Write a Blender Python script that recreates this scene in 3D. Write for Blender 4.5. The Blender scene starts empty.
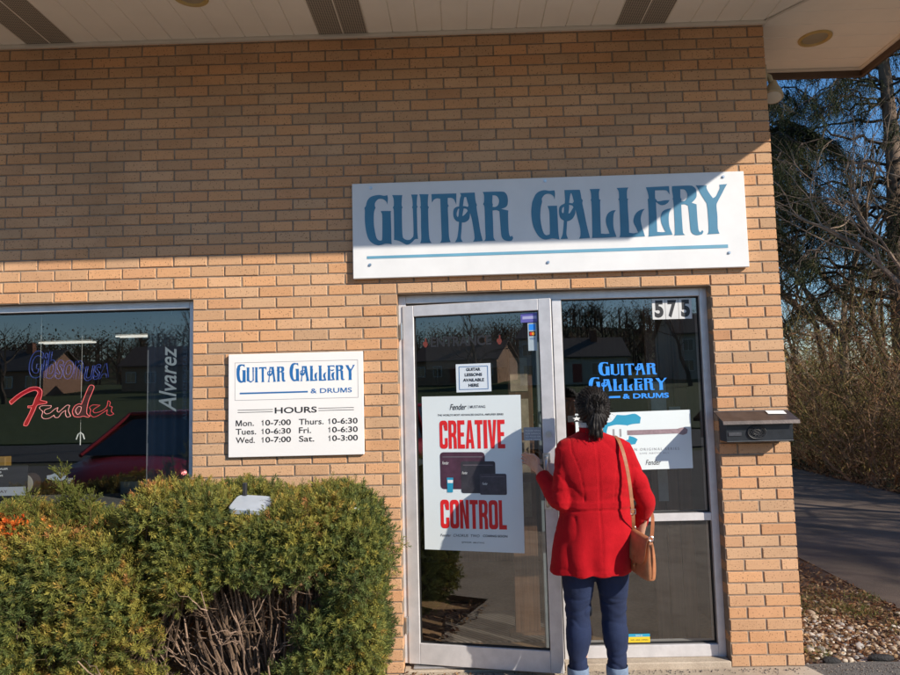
import bpy, math, random
import numpy as np
from mathutils import Vector, Matrix, geometry
random.seed(7); RNG = np.random.default_rng(11)
sc = bpy.context.scene
COL = sc.collection
R = math.radians
PI = math.pi

# ------------------------------------------------------------------ objects
def meta(o, label=None, cat=None, group=None, kind=None):
    if label: o['label'] = label
    if cat: o['category'] = cat
    if group: o['group'] = group
    if kind: o['kind'] = kind
    return o

def thing(name, loc, label, cat, group=None):
    o = bpy.data.objects.new(name, None); COL.objects.link(o)
    o.location = loc; o.empty_display_size = 0.1
    return meta(o, label, cat, group)

def wloc(o):
    v = Vector((0, 0, 0))
    while o is not None:
        v += o.location; o = o.parent
    return v

def link(name, me, parent=None, origin=None):
    """link a mesh whose vertices are in world coordinates; put the origin where asked"""
    o = bpy.data.objects.new(name, me); COL.objects.link(o)
    if parent is not None:
        o.parent = parent
        org = wloc(parent) if origin is None else Vector(origin)
        o.location = org - wloc(parent)
    else:
        org = Vector(origin) if origin is not None else Vector((0, 0, 0))
        o.location = org
    if org.length > 0: me.transform(Matrix.Translation(-org))
    return o

def npmesh(name, V, F, mats, smooth=False, col=None, matidx=None, uv=None):
    V = np.asarray(V, dtype=np.float32).reshape(-1, 3)
    me = bpy.data.meshes.new(name)
    if isinstance(F, np.ndarray):
        k = F.shape[1]; n = len(F)
        me.vertices.add(len(V)); me.vertices.foreach_set('co', V.ravel())
        me.loops.add(n*k); me.loops.foreach_set('vertex_index', F.astype(np.int32).ravel())
        me.polygons.add(n); me.polygons.foreach_set('loop_start', np.arange(0, n*k, k, dtype=np.int32))
        me.update(calc_edges=True)
    else:
        me.from_pydata([tuple(v) for v in V.tolist()], [], F)
    for m in (mats if isinstance(mats, (list, tuple)) else [mats]): me.materials.append(m)
    if matidx is not None: me.polygons.foreach_set('material_index', np.asarray(matidx, dtype=np.int32))
    me.polygons.foreach_set('use_smooth', np.full(len(me.polygons), bool(smooth)))
    if col is not None:
        a = me.color_attributes.new('tint', 'FLOAT_COLOR', 'POINT')
        c = np.ones((len(V), 4), dtype=np.float32); c[:, :3] = np.asarray(col).reshape(len(V), -1)[:, :3]
        a.data.foreach_set('color', c.ravel())
    me.validate(); me.update()
    return me

class MB:
    """collects shapes in world coordinates into one mesh"""
    def __init__(s): s.V = []; s.F = []; s.M = []; s.mi = 0; s.T = None
    def add(s, V, F):
        b = len(s.V)
        for v in V:
            v = Vector(v)
            if s.T is not None: v = s.T @ v
            s.V.append(tuple(v))
        for f in F: s.F.append([b+i for i in f]); s.M.append(s.mi)
        return s
    def box(s, a, b, bev=0.0):
        x0, y0, z0 = [min(p, q) for p, q in zip(a, b)]; x1, y1, z1 = [max(p, q) for p, q in zip(a, b)]
        if bev <= 0:
            V = [(x0,y0,z0),(x1,y0,z0),(x1,y1,z0),(x0,y1,z0),(x0,y0,z1),(x1,y0,z1),(x1,y1,z1),(x0,y1,z1)]
            F = [(0,3,2,1),(4,5,6,7),(0,1,5,4),(1,2,6,5),(2,3,7,6),(3,0,4,7)]
            return s.add(V, F)
        e = min(bev, (x1-x0)/2.01, (y1-y0)/2.01, (z1-z0)/2.01)
        V = []; idx = {}
        lo = (x0,y0,z0); hi = (x1,y1,z1)
        for c in range(8):
            sg = [(c >> k) & 1 for k in range(3)]
            for ax in range(3):
                p = [ (hi[k]-e if sg[k] else lo[k]+e) for k in range(3)]
                p[ax] = hi[ax] if sg[ax] else lo[ax]
                idx[(c, ax)] = len(V); V.append(tuple(p))
        F = []
        for ax in range(3):
            o1, o2 = (ax+1) % 3, (ax+2) % 3
            for sd in (0, 1):
                cs = []
                for a1, a2 in ((0,0),(1,0),(1,1),(0,1)):
                    c = (sd << ax) | (a1 << o1) | (a2 << o2); cs.append(idx[(c, ax)])
                F.append(cs if sd else cs[::-1])
        for ax in range(3):
            o1, o2 = (ax+1) % 3, (ax+2) % 3
            for a1 in (0, 1):
                for a2 in (0, 1):
                    c0 = (a1 << o1) | (a2 << o2); c1 = c0 | (1 << ax)
                    q = [idx[(c0, o1)], idx[(c1, o1)], idx[(c1, o2)], idx[(c0, o2)]]
                    F.append(q if (a1 == a2) else q[::-1])
        for c in range(8):
            t = [idx[(c, 0)], idx[(c, 1)], idx[(c, 2)]]
            par = bin(c).count('1') % 2
            F.append(t if par else t[::-1])
        return s.add(V, F)
    def tube(s, P, rad, n=8, cap=True, closed=False):
        P = [Vector(p) for p in P]; m = len(P)
        if not hasattr(rad, '__len__'): rad = [rad]*m
        V = []; F = []; ref = None
        for i, p in enumerate(P):
            if closed: t = P[(i+1) % m]-P[i-1]
            else: t = P[min(i+1, m-1)]-P[max(i-1, 0)]
            if t.length < 1e-9: t = Vector((0, 0, 1))
            t.normalize()
            if ref is None:
                ref = Vector((0,0,1)) if abs(t.z) < .9 else Vector((1,0,0))
            a = t.cross(ref)
            if a.length < 1e-4: a = t.orthogonal()
            a.normalize(); b = t.cross(a); ref = a.cross(t)
            r = rad[i]
            for k in range(n):
                an = 2*PI*k/n; V.append(p + (a*math.cos(an)+b*math.sin(an))*r)
        for i in range(m if closed else m-1):
            j = (i+1) % m
            for k in range(n):
                l = (k+1) % n; F.append((i*n+k, i*n+l, j*n+l, j*n+k))
        if cap and not closed:
            F.append(tuple(range(n))[::-1]); F.append(tuple((m-1)*n+k for k in range(n)))
        return s.add(V, F)
    def loft(s, secs, n=20, cap=True):
        """secs: (center, rx, ry, [xaxis, yaxis], power)"""
        V = []; F = []; m = len(secs)
        for sec in secs:
            c = Vector(sec[0]); rx, ry = sec[1], sec[2]
            xa = Vector(sec[3]) if len(sec) > 3 and sec[3] is not None else Vector((1,0,0))
            ya = Vector(sec[4]) if len(sec) > 4 and sec[4] is not None else Vector((0,1,0))
            pw = sec[5] if len(sec) > 5 else 1.0
            for k in range(n):
                a = 2*PI*k/n; ca, sa = math.cos(a), math.sin(a)
                V.append(c + xa*(math.copysign(abs(ca)**pw, ca)*rx) + ya*(math.copysign(abs(sa)**pw, sa)*ry))
        for i in range(m-1):
            for k in range(n):
                l = (k+1) % n; F.append((i*n+k, i*n+l, (i+1)*n+l, (i+1)*n+k))
        if cap:
            F.append(tuple(range(n))[::-1]); F.append(tuple((m-1)*n+k for k in range(n)))
        return s.add(V, F)
    def sphere(s, c, rx, ry=None, rz=None, nu=16, nv=10):
        ry = rx if ry is None else ry; rz = rx if rz is None else rz
        V = [(c[0], c[1], c[2]-rz)]; F = []
        for j in range(1, nv):
            ph = -PI/2+PI*j/nv
            for k in range(nu):
                a = 2*PI*k/nu; V.append((c[0]+rx*math.cos(ph)*math.cos(a), c[1]+ry*math.cos(ph)*math.sin(a), c[2]+rz*math.sin(ph)))
        V.append((c[0], c[1], c[2]+rz)); T = len(V)-1
        for k in range(nu): F.append((0, 1+(k+1) % nu, 1+k))
        for j in range(nv-2):
            for k in range(nu):
                l = (k+1) % nu; a = 1+j*nu; F.append((a+k, a+l, a+nu+l, a+nu+k))
        a = 1+(nv-2)*nu
        for k in range(nu): F.append((a+k, a+(k+1) % nu, T))
        return s.add(V, F)
    def prism(s, poly, y0, y1):
        """poly in x,z; extruded from y0 (front) to y1"""
        n = len(poly); V = [(x, y0, z) for x, z in poly]+[(x, y1, z) for x, z in poly]
        F = [tuple(range(n)), tuple(range(2*n-1, n-1, -1))]
        for i in range(n):
            j = (i+1) % n; F.append((i, i+n, j+n, j))
        return s.add(V, F)
    def mesh(s, name, mats, smooth=False, angle=None):
        me = bpy.data.meshes.new(name); me.from_pydata(s.V, [], s.F)
        for m in (mats if isinstance(mats, (list, tuple)) else [mats]): me.materials.append(m)
        if s.M and max(s.M) > 0: me.polygons.foreach_set('material_index', s.M)
        if smooth: me.polygons.foreach_set('use_smooth', [True]*len(me.polygons))
        me.validate(); me.update()
        if smooth and angle: me.set_sharp_from_angle(angle=R(angle))
        return me
    def build(s, name, mats, parent=None, smooth=False, origin=None, angle=None):
        return link(name, s.mesh(name, mats, smooth, angle), parent, origin)

def flat(name, poly_list, mat, y, parent=None, T=None, thick=0.0006):
    """poly_list: list of [outer, hole, hole...] in x,z (metres); a thin vinyl/print sheet facing -y"""
    V = []; F = []
    for loops in poly_list:
        vv = [[Vector((p[0], p[1], 0)) for p in L] for L in loops]
        tri = geometry.tessellate_polygon(vv)
        fl = [p for L in loops for p in L]; b = len(V)
        V += [(p[0], y, p[1]) for p in fl]
        for t in tri:
            a, c, d = [fl[i] for i in t]
            ar = (c[0]-a[0])*(d[1]-a[1])-(c[1]-a[1])*(d[0]-a[0])
            if abs(ar) < 1e-12: continue
            F.append([b+i for i in (t if ar > 0 else t[::-1])])
    if T is not None: V = [tuple(T @ Vector(v)) for v in V]
    me = bpy.data.meshes.new(name); me.from_pydata(V, [], F); me.materials.append(mat); me.update()
    return link(name, me, parent)

def smoothpoly(L, sub=3, corner=50):
    """round off a traced outline except at its sharp corners"""
    n = len(L); out = []
    sharp = []
    for i in range(n):
        a = Vector(L[i-1]); b = Vector(L[i]); c = Vector(L[(i+1) % n])
        u = b-a; v = c-b
        ang = math.degrees(u.angle(v)) if u.length > 1e-6 and v.length > 1e-6 else 0
        sharp.append(ang > corner)
    for i in range(n):
        p0, p1, p2, p3 = [Vector(L[j % n]) for j in (i-1, i, i+1, i+2)]
        if sharp[i]: p0 = p1-(p2-p1)*.0+(p1-p2)*0.001
        if sharp[(i+1) % n]: p3 = p2
        out.append(tuple(p1))
        for k in range(1, sub):
            t = k/sub
            m1 = (p2-p0)*.5 if not sharp[i] else (p2-p1)
            m2 = (p3-p1)*.5 if not sharp[(i+1) % n] else (p2-p1)
            q = p1*(2*t**3-3*t*t+1)+m1*(t**3-2*t*t+t)+p2*(-2*t**3+3*t*t)+m2*(t**3-t*t)
            out.append(tuple(q))
    return out

def textmesh(body, off=0.0, shear=0.0, fill='BOTH', bevel=0.0, space=1.0, wordsp=1.0, line=1.0, align='LEFT'):
    cu = bpy.data.curves.new('t', 'FONT'); cu.body = body; cu.size = 1; cu.offset = off; cu.shear = shear
    cu.space_character = space; cu.space_word = wordsp; cu.space_line = line; cu.align_x = align; cu.resolution_u = 4
    if bevel > 0: cu.bevel_depth = bevel; cu.bevel_resolution = 1
    o = bpy.data.objects.new('t', cu); COL.objects.link(o)
    if fill == 'NONE': cu.fill_mode = 'NONE' if cu.dimensions == '3D' else 'NONE'
    dg = bpy.context.evaluated_depsgraph_get(); dg.update()
    me = bpy.data.meshes.new_from_object(o.evaluated_get(dg))
    V = np.zeros(len(me.vertices)*3, dtype=np.float32); me.vertices.foreach_get('co', V); V = V.reshape(-1, 3)
    F = [tuple(p.vertices) for p in me.polygons]
    bpy.data.objects.remove(o); bpy.data.curves.remove(cu); bpy.data.meshes.remove(me)
    return V, F

SUBST = {'M': [(0,0),(.16,0),(.16,.70),(.42,0),(.58,0),(.84,.70),(.84,0),(1,0),(1,1),(.76,1),(.5,.30),(.24,1),(0,1)],
         '1': [(.42,0),(.78,0),(.78,1),(.50,1),(.42,.86),(.02,.76),(.02,.63),(.42,.70)]}
def textfix(body, **k):
    V, F = textmesh(body, **k)
    V = V.copy()
    for i, ch in enumerate(body):
        if ch in SUBST and '\n' not in body:
            pre = body[:i].rstrip(); a = textmesh(body[:i]+ch, **k)[0][:, 0].max(); one = textmesh(ch, **k)[0]; w_ = one[:, 0].max()-one[:, 0].min(); x0 = a-w_
            h0, h1 = one[:, 1].min(), one[:, 1].max(); wd = w_ if ch == 'M' else max(w_*1.5, .24); x0 -= (wd-w_)*.5
            F = [f for f in F if not all(a-w_-.004 <= V[q, 0] <= a+.004 for q in f)]
            b = len(V); P = SUBST[ch]; V = np.concatenate([V, np.array([(x0+p[0]*wd, h0+p[1]*(h1-h0), 0) for p in P], dtype=np.float32)])
            tri = geometry.tessellate_polygon([[Vector((p[0], p[1], 0)) for p in P]])
            for t in tri:
                c0, c1, c2 = [P[q] for q in t]; ar = (c1[0]-c0[0])*(c2[1]-c0[1])-(c2[0]-c0[0])*(c1[1]-c0[1])
                if abs(ar) > 1e-9: F.append([b+q for q in (t if ar > 0 else t[::-1])])
    return V, F
def text(name, body, x0, x1, z0, z1, y, mat, parent=None, T=None, z_of='CAP', rot=0, **k):
    """print a line of text to fill the rectangle x0..x1, z0..z1 on the plane y"""
    V, F = textfix(body, **k)
    mn = V.min(0); mx = V.max(0)
    P = np.zeros_like(V); u = (V[:, 0]-mn[0])/(mx[0]-mn[0]); w = (V[:, 1]-mn[1])/(mx[1]-mn[1])
    if rot == 90: P[:, 0] = x1+(x0-x1)*w; P[:, 2] = z0+(z1-z0)*u
    else: P[:, 0] = x0+(x1-x0)*u; P[:, 2] = z0+(z1-z0)*w
    P[:, 1] = y - V[:, 2]*(x1-x0)/(mx[0]-mn[0])
    P = [tuple((T @ Vector(p)) if T is not None else p) for p in P.tolist()]
    me = bpy.data.meshes.new(name); me.from_pydata(P, [], F); me.materials.append(mat); me.update()
    return link(name, me, parent)

def remeshed(mb, voxel, smooth=4, factor=0.5):
    me = mb.mesh('tmp', [])
    o = bpy.data.objects.new('tmp', me); COL.objects.link(o)
    m = o.modifiers.new('r', 'REMESH'); m.mode = 'VOXEL'; m.voxel_size = voxel; m.use_smooth_shade = True
    if smooth:
        s = o.modifiers.new('s', 'SMOOTH'); s.iterations = smooth; s.factor = factor
    dg = bpy.context.evaluated_depsgraph_get(); dg.update()
    out = bpy.data.meshes.new_from_object(o.evaluated_get(dg))
    bpy.data.objects.remove(o); bpy.data.meshes.remove(me)
    out.polygons.foreach_set('use_smooth', [True]*len(out.polygons))
    return out

def getco(me):
    V = np.zeros(len(me.vertices)*3, dtype=np.float32); me.vertices.foreach_get('co', V); return V.reshape(-1, 3)
def setco(me, V): me.vertices.foreach_set('co', V.astype(np.float32).ravel()); me.update()
def getno(me):
    V = np.zeros(len(me.vertices)*3, dtype=np.float32); me.vertices.foreach_get('normal', V); return V.reshape(-1, 3)

# cheap smooth noise for numpy arrays
def vnoise(P, scale, seed=0):
    r = np.random.default_rng(seed); out = np.zeros(len(P))
    for _ in range(6):
        d = r.normal(size=3); d /= np.linalg.norm(d); f = r.uniform(.6, 1.7); ph = r.uniform(0, 6.28)
        d2 = r.normal(size=3); d2 /= np.linalg.norm(d2)
        out += np.sin((P@d)*scale*f+ph+1.7*np.sin((P@d2)*scale*.6*f+ph*2))
    return out/6

# ------------------------------------------------------------------ materials
class NT:
    def __init__(s, name):
        s.m = bpy.data.materials.new(name); s.m.use_nodes = True; s.t = s.m.node_tree; s.n = s.t.nodes
        s.b = s.n['Principled BSDF']; s.out = s.n['Material Output']
    def node(s, typ, **kw):
        n = s.n.new(typ)
        for k, v in kw.items():
            if k.startswith('i_'): n.inputs[k[2:].replace('_', ' ')].default_value = v
            else: setattr(n, k, v)
        return n
    def l(s, a, b): s.t.links.new(a, b)
    def coord(s, kind='Object'):
        return s.node('ShaderNodeTexCoord').outputs[kind]
    def noise(s, scale, detail=4, rough=.55, vec=None, dist=0):
        n = s.node('ShaderNodeTexNoise'); n.inputs['Scale'].default_value = scale; n.inputs['Detail'].default_value = detail
        n.inputs['Roughness'].default_value = rough; n.inputs['Distortion'].default_value = dist
        s.l(vec if vec is not None else s.coord(), n.inputs['Vector']); return n.outputs['Fac']
    def mapping(s, vec, scale=(1,1,1), rot=(0,0,0), loc=(0,0,0)):
        m = s.node('ShaderNodeMapping'); m.inputs['Scale'].default_value = scale; m.inputs['Rotation'].default_value = rot
        m.inputs['Location'].default_value = loc; s.l(vec, m.inputs['Vector']); return m.outputs['Vector']
    def ramp(s, fac, stops):
        r = s.node('ShaderNodeValToRGB'); e = r.color_ramp.elements
        while len(e) < len(stops): e.new(.5)
        for el, (p, c) in zip(e, stops):
            el.position = p; el.color = (*c, 1) if len(c) == 3 else c
        s.l(fac, r.inputs['Fac']); return r.outputs['Color']
    def mix(s, fac, a, b, mode='MIX'):
        m = s.node('ShaderNodeMix', data_type='RGBA', blend_type=mode)
        for sock, v in ((m.inputs['Factor'], fac), (m.inputs['A'], a), (m.inputs['B'], b)):
            if hasattr(v, 'links') or isinstance(v, bpy.types.NodeSocket): s.l(v, sock)
            elif isinstance(v, (int, float)): sock.default_value = v
            else: sock.default_value = (*v, 1)
        return m.outputs['Result']
    def bump(s, h, strength=.3, dist=.01):
        b = s.node('ShaderNodeBump'); b.inputs['Strength'].default_value = strength; b.inputs['Distance'].default_value = dist
        s.l(h, b.inputs['Height']); s.l(b.outputs['Normal'], s.b.inputs['Normal']); return b
    def set(s, **kw):
        for k, v in kw.items():
            k = k.replace('_', ' ')
            i = s.b.inputs[k]
            if isinstance(v, bpy.types.NodeSocket): s.l(v, i)
            elif isinstance(v, tuple): i.default_value = (*v, 1) if len(v) == 3 else v
            else: i.default_value = v
        return s

def mat(name, c, rough=.6, metal=0, var=.12, scale=8, bump=0, bscale=60, spec=.5, bdist=.004, **kw):
    m = NT(name)
    if var > 0:
        f = m.noise(scale, 5, .6)
        lo = tuple(x*(1-var) for x in c); hi = tuple(min(1, x*(1+var)) for x in c)
        m.set(Base_Color=m.ramp(f, [(.3, lo), (.7, hi)]))
    else: m.set(Base_Color=c)
    m.set(Roughness=rough, Metallic=metal)
    m.b.inputs['Specular IOR Level'].default_value = spec
    if bump > 0: m.bump(m.noise(bscale, 4), bump, bdist)
    if kw: m.set(**kw)
    return m.m

def attrmat(name, rough=.7, bumps=None, mul=(1,1,1), spec=.3, trans=0.0, spk=None, stain=False):
    m = NT(name); a = m.node('ShaderNodeAttribute'); a.attribute_name = 'tint'
    c = a.outputs['Color']
    c = m.mix(1.0, c, mul, 'MULTIPLY')
    if stain: c = m.mix(1.0, c, m.ramp(m.noise(1.1, 6, .7), [(.30, (.80,.77,.74)), (.5, (1,1,1)), (.75, (1.08,1.06,1.03))]), 'MULTIPLY')
    if spk:
        f = m.noise(spk[0], 2, .5); k = m.ramp(f, [(spk[1], (0,0,0)), (spk[1]+.05, (1,1,1))]); c = m.mix(k, c, spk[2])
    m.set(Base_Color=c, Roughness=rough); m.b.inputs['Specular IOR Level'].default_value = spec
    if bumps: m.bump(m.noise(bumps[0], 4, .65), bumps[1], bumps[2])
    if trans > 0:
        t = m.node('ShaderNodeBsdfTranslucent'); mx = m.node('ShaderNodeMixShader'); mx.inputs['Fac'].default_value = trans
        m.l(c, t.inputs['Color']); m.l(m.b.outputs['BSDF'], mx.inputs[1]); m.l(t.outputs['BSDF'], mx.inputs[2]); m.l(mx.outputs['Shader'], m.out.inputs['Surface'])
    return m.m

def glassmat(name, tint=(.74,.76,.75), base=.14):
    m = NT(name); m.n.remove(m.b)
    lw = m.node('ShaderNodeLayerWeight'); lw.inputs['Blend'].default_value = .5
    p = m.node('ShaderNodeMath', operation='POWER'); m.l(lw.outputs['Facing'], p.inputs[0]); p.inputs[1].default_value = 5
    mu = m.node('ShaderNodeMath', operation='MULTIPLY_ADD'); m.l(p.outputs[0], mu.inputs[0]); mu.inputs[1].default_value = 1-base; mu.inputs[2].default_value = base
    t = m.node('ShaderNodeBsdfTransparent'); t.inputs['Color'].default_value = (*tint, 1)
    g = m.node('ShaderNodeBsdfGlossy'); g.inputs['Roughness'].default_value = 0.0; g.inputs['Color'].default_value = (1,1,1,1)
    g.distribution = 'GGX'
    nz = m.noise(1.3, 2, .5); b = m.node('ShaderNodeBump'); b.inputs['Strength'].default_value = .03; b.inputs['Distance'].default_value = .02
    m.l(nz, b.inputs['Height']); m.l(b.outputs['Normal'], g.inputs['Normal'])
    mx = m.node('ShaderNodeMixShader'); m.l(mu.outputs[0], mx.inputs['Fac']); m.l(t.outputs[0], mx.inputs[1]); m.l(g.outputs[0], mx.inputs[2])
    m.l(mx.outputs['Shader'], m.out.inputs['Surface']); return m.m

def emis(name, c, strength):
    m = NT(name); m.set(Base_Color=tuple(min(1, x) for x in c), Roughness=.3)
    m.b.inputs['Emission Color'].default_value = (*c, 1); m.b.inputs['Emission Strength'].default_value = strength; return m.m

M = {}
M['brick'] = attrmat('brick_face', .9, (170, .8, .004), spk=(110, .62, (.24,.13,.07)), stain=True)
M['mortar'] = mat('mortar', (.27,.205,.15), .95, bump=.5, bscale=300, scale=30, var=.25)
M['soffit'] = mat('soffit_vinyl', (.86,.81,.73), .5, var=.04, scale=3, bump=.05, bscale=8)
M['vent'] = mat('soffit_vent_mesh', (.20,.17,.135), .8, var=.2, scale=90)
M['fascia'] = mat('fascia_brown', (.075,.045,.03), .5, var=.2, scale=6)
M['trim'] = mat('soffit_trim', (.66,.61,.54), .45, var=.05)
M['alu'] = mat('satin_aluminium', (.68,.66,.66), .42, .35, var=.10, scale=14, bump=.06, bscale=200)
M['alu_dk'] = mat('worn_aluminium', (.40,.39,.39), .45, .5, var=.15, scale=20, bump=.1, bscale=150)
M['gasket'] = mat('black_gasket', (.012,.012,.012), .6, var=0)
M['steel'] = mat('steel', (.62,.61,.60), .28, .9, var=.08, scale=40)
M['glass'] = glassmat('window_glass')
M['signwhite'] = mat('sign_white', (.72,.72,.72), .38, var=.055, scale=3.5, bump=.03, bscale=6)
M['signblue'] = mat('sign_blue', (.055,.20,.32), .42, var=.10, scale=5)
M['signpale'] = mat('sign_pale_blue', (.13,.33,.46), .45, var=.08, scale=5)
M['printblue'] = mat('print_blue', (.015,.13,.36), .45, var=.05)
M['ink'] = mat('ink_black', (.02,.02,.022), .5, var=0)
M['inkgrey'] = mat('ink_grey', (.30,.30,.31), .6, var=0)
M['paper'] = mat('paper', (.80,.80,.78), .55, var=.02, scale=5)
M['posterwhite'] = mat('poster_paper', (.70,.76,.77), .4, var=.02, scale=3)
M['red'] = mat('print_red', (.68,.015,.018), .5, var=.05)
M['vinylblue'] = mat('vinyl_bright_blue', (.03,.27,.86), .45, var=.06, scale=9)
M['teal'] = mat('print_teal', (.02,.29,.46), .5, var=.05)
M['asphalt'] = mat('asphalt', (.055,.053,.052), .9, var=.35, scale=120, bump=.6, bscale=220)
M['concrete'] = None
# ------------------------------------------------------------------ camera, light, sky
CAMLOC = Vector((-1.867, -3.888, 1.567)); YAW, PITCH, ROLL = .0149398, .081018, -.025028
cy, sy = math.cos(YAW), math.sin(YAW); cp, sp = math.cos(PITCH), math.sin(PITCH); cr, sr = math.cos(ROLL), math.sin(ROLL)
fw = Vector((-sy*cp, cy*cp, sp)); r0 = Vector((cy, sy, 0)); u0 = r0.cross(fw)
rt = cr*r0+sr*u0; up = -sr*r0+cr*u0
cam = bpy.data.cameras.new('camera'); co = bpy.data.objects.new('camera', cam); COL.objects.link(co)
co.matrix_world = Matrix(((rt.x, up.x, -fw.x, CAMLOC.x), (rt.y, up.y, -fw.y, CAMLOC.y), (rt.z, up.z, -fw.z, CAMLOC.z), (0,0,0,1)))
cam.sensor_width = 36; cam.lens = 36*670/900; cam.clip_start = .05; cam.clip_end = 1500
sc.camera = co

SUN = Vector((1.33, -1.0, .90)).normalized()          # direction towards the sun
EL = math.asin(SUN.z); AZ = math.atan2(SUN.x, SUN.y)   # clockwise from +Y
sl = bpy.data.lights.new('sun', 'SUN'); sl.energy = 4.6; sl.angle = R(.53); sl.color = (1, .91, .79)
so = bpy.data.objects.new('sun', sl); COL.objects.link(so); so.rotation_euler = SUN.to_track_quat('Z', 'Y').to_euler(); so.location = (10, -10, 12)
w = bpy.data.worlds.new('World'); sc.world = w; w.use_nodes = True
bg = w.node_tree.nodes['Background']; sk = w.node_tree.nodes.new('ShaderNodeTexSky'); sk.sky_type = 'NISHITA'
sk.sun_disc = False; sk.sun_elevation = EL; sk.sun_rotation = AZ; sk.air_density = 1.0; sk.dust_density = .3; sk.ozone_density = 3.0; sk.altitude = 200
hs_ = w.node_tree.nodes.new('ShaderNodeHueSaturation'); hs_.inputs['Saturation'].default_value = 1.22
w.node_tree.links.new(sk.outputs['Color'], hs_.inputs['Color']); w.node_tree.links.new(hs_.outputs['Color'], bg.inputs['Color']); bg.inputs['Strength'].default_value = .125
sc.view_settings.view_transform = 'Standard'; sc.view_settings.look = 'None'; sc.view_settings.gamma = 1; sc.view_settings.use_curve_mapping = False
sc.view_settings.exposure = .50
sc.render.engine = 'CYCLES'
sc.cycles.max_bounces = 8; sc.cycles.diffuse_bounces = 4; sc.cycles.glossy_bounces = 4; sc.cycles.transparent_max_bounces = 24
sc.cycles.use_denoising = True
sc.cycles.caustics_reflective = False; sc.cycles.caustics_refractive = False

# ------------------------------------------------------------------ ground
def sheet(name, poly, z, m, kind='structure', th=0.0):
    mb = MB(); n = len(poly)
    V = [(x, y, z) for x, y in poly]; F = [tuple(range(n))]
    if th:
        V += [(x, y, z-th) for x, y in poly]
        for i in range(n): j = (i+1) % n; F.append((i, i+n, j+n, j))
    mb.add(V, F); o = mb.build(name, m); o['kind'] = kind; return o

def ground_mat():
    m = NT('leafy_ground'); f = m.noise(.08, 6, .6); g = m.noise(9, 6, .7)
    a = m.ramp(g, [(.3, (.035,.024,.014)), (.5, (.085,.055,.03)), (.7, (.15,.10,.055))])
    b = m.ramp(g, [(.3, (.035,.05,.012)), (.6, (.07,.09,.025)), (.8, (.12,.12,.04))])
    k = m.ramp(f, [(.42, (0,0,0)), (.52, (1,1,1))]); m.set(Base_Color=m.mix(k, a, b), Roughness=.95); m.bump(g, .8, .03); return m.m
def lawn_mat():
    m = NT('lawn'); g = m.noise(30, 6, .7); f = m.noise(.4, 4)
    c = m.ramp(g, [(.3, (.025,.05,.010)), (.7, (.08,.12,.03))]); d = m.ramp(f, [(.4, (.8,.8,.8)), (.65, (1.25,1.05,.8))])
    m.set(Base_Color=m.mix(1., c, d, 'MULTIPLY'), Roughness=.95); m.bump(g, .8, .03); return m.m
def asphalt_mat(name, dark, light, patch):
    m = NT(name); g = m.noise(240, 3, .7); f = m.noise(1.4, 5, .6)
    v = m.node('ShaderNodeTexVoronoi'); v.inputs['Scale'].default_value = 130; m.l(m.coord(), v.inputs['Vector'])
    c = m.ramp(v.outputs['Distance'], [(.1, light), (.5, dark)])
    c2 = m.mix(.5, c, m.ramp(g, [(.35, dark), (.65, light)]))
    c3 = m.mix(1., c2, m.ramp(f, [(.35, (1-patch,)*3), (.7, (1+patch,)*3)]), 'MULTIPLY')
    m.set(Base_Color=c3, Roughness=.88); m.bump(v.outputs['Distance'], .5, .004); return m.m
def concrete_mat():
    m = NT('weathered_concrete'); g = m.noise(160, 5, .7); f = m.noise(3.5, 6, .65)
    c = m.ramp(f, [(.3, (.32,.26,.20)), (.5, (.46,.385,.30)), (.7, (.54,.46,.365))])
    k = m.ramp(g, [(.3, (.72,.70,.68)), (.62, (1.08,1.06,1.04))])
    m.set(Base_Color=m.mix(1., c, k, 'MULTIPLY'), Roughness=.92)
    sp = m.noise(420, 2, .5); c2 = m.ramp(sp, [(.66, (0,0,0)), (.7, (1,1,1))])
    m.bump(g, .5, .004); return m.m
M['concrete'] = concrete_mat()
M['lot'] = asphalt_mat('parking_asphalt', (.035,.034,.034), (.12,.115,.11), .2)
M['lot2'] = asphalt_mat('parking_lot_asphalt', (.085,.078,.070), (.22,.205,.185), .2)
M['drive'] = asphalt_mat('driveway_asphalt', (.080,.054,.038), (.165,.122,.090), .35)

# terrain: flat near, rising to the wooded hill across the street
def terrain(x, y):
    z = -.17
    if y < -30: z += 4.2*min(1, (-30-y)/75)**1.3
    if y < -118: z += 11*(1-math.cos(min(1, (-118-y)/70)*PI))/2*(1+.25*math.sin(x*.021+1)+.12*math.sin(x*.06))
    return z
xs = sorted(set([-600,-400,-280,-200]+list(range(-160, 161, 10))+[200,280,400,600])); ys = sorted(set([600,400,250,150,90,60,40,20,10,0,-10,-20,-30]+list(range(-120, -29, 8))+list(range(-200, -119, 7))+[-260,-400,-600]))
V = [(x, y, terrain(x, y)) for y in ys for x in xs]; nx = len(xs)
F = [(j*nx+i, j*nx+i+1, (j+1)*nx+i+1, (j+1)*nx+i) for j in range(len(ys)-1) for i in range(nx-1)]
g = link('ground', npmesh('ground', V, F, ground_mat(), True)); g['kind'] = 'structure'
sheet('parking_lot', [(-24,-13.4),(24,-13.4),(24,-1.6),(4.6,-1.0),(1.25,.1),(1.15,.24),(.55,.30),(-.02,.27),(-.02,-.8),(-2.35,-.8),(-2.35,-1.25),(-24,-1.25)], -.10, M['lot2'], th=.07)
sheet('driveway', [(1.25,.1),(4.6,-1.0),(4.62,6),(4.75,14),(5.4,26),(9,60),(4,60),(1.9,26),(1.42,14),(1.32,6),(1.30,2.6),(1.27,1.2)], -.085, M['drive'], th=.06)
sheet('road', [(-200,-22.5),(200,-22.5),(200,-15),(-200,-15)], -.13, M['lot'], th=.04)
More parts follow.
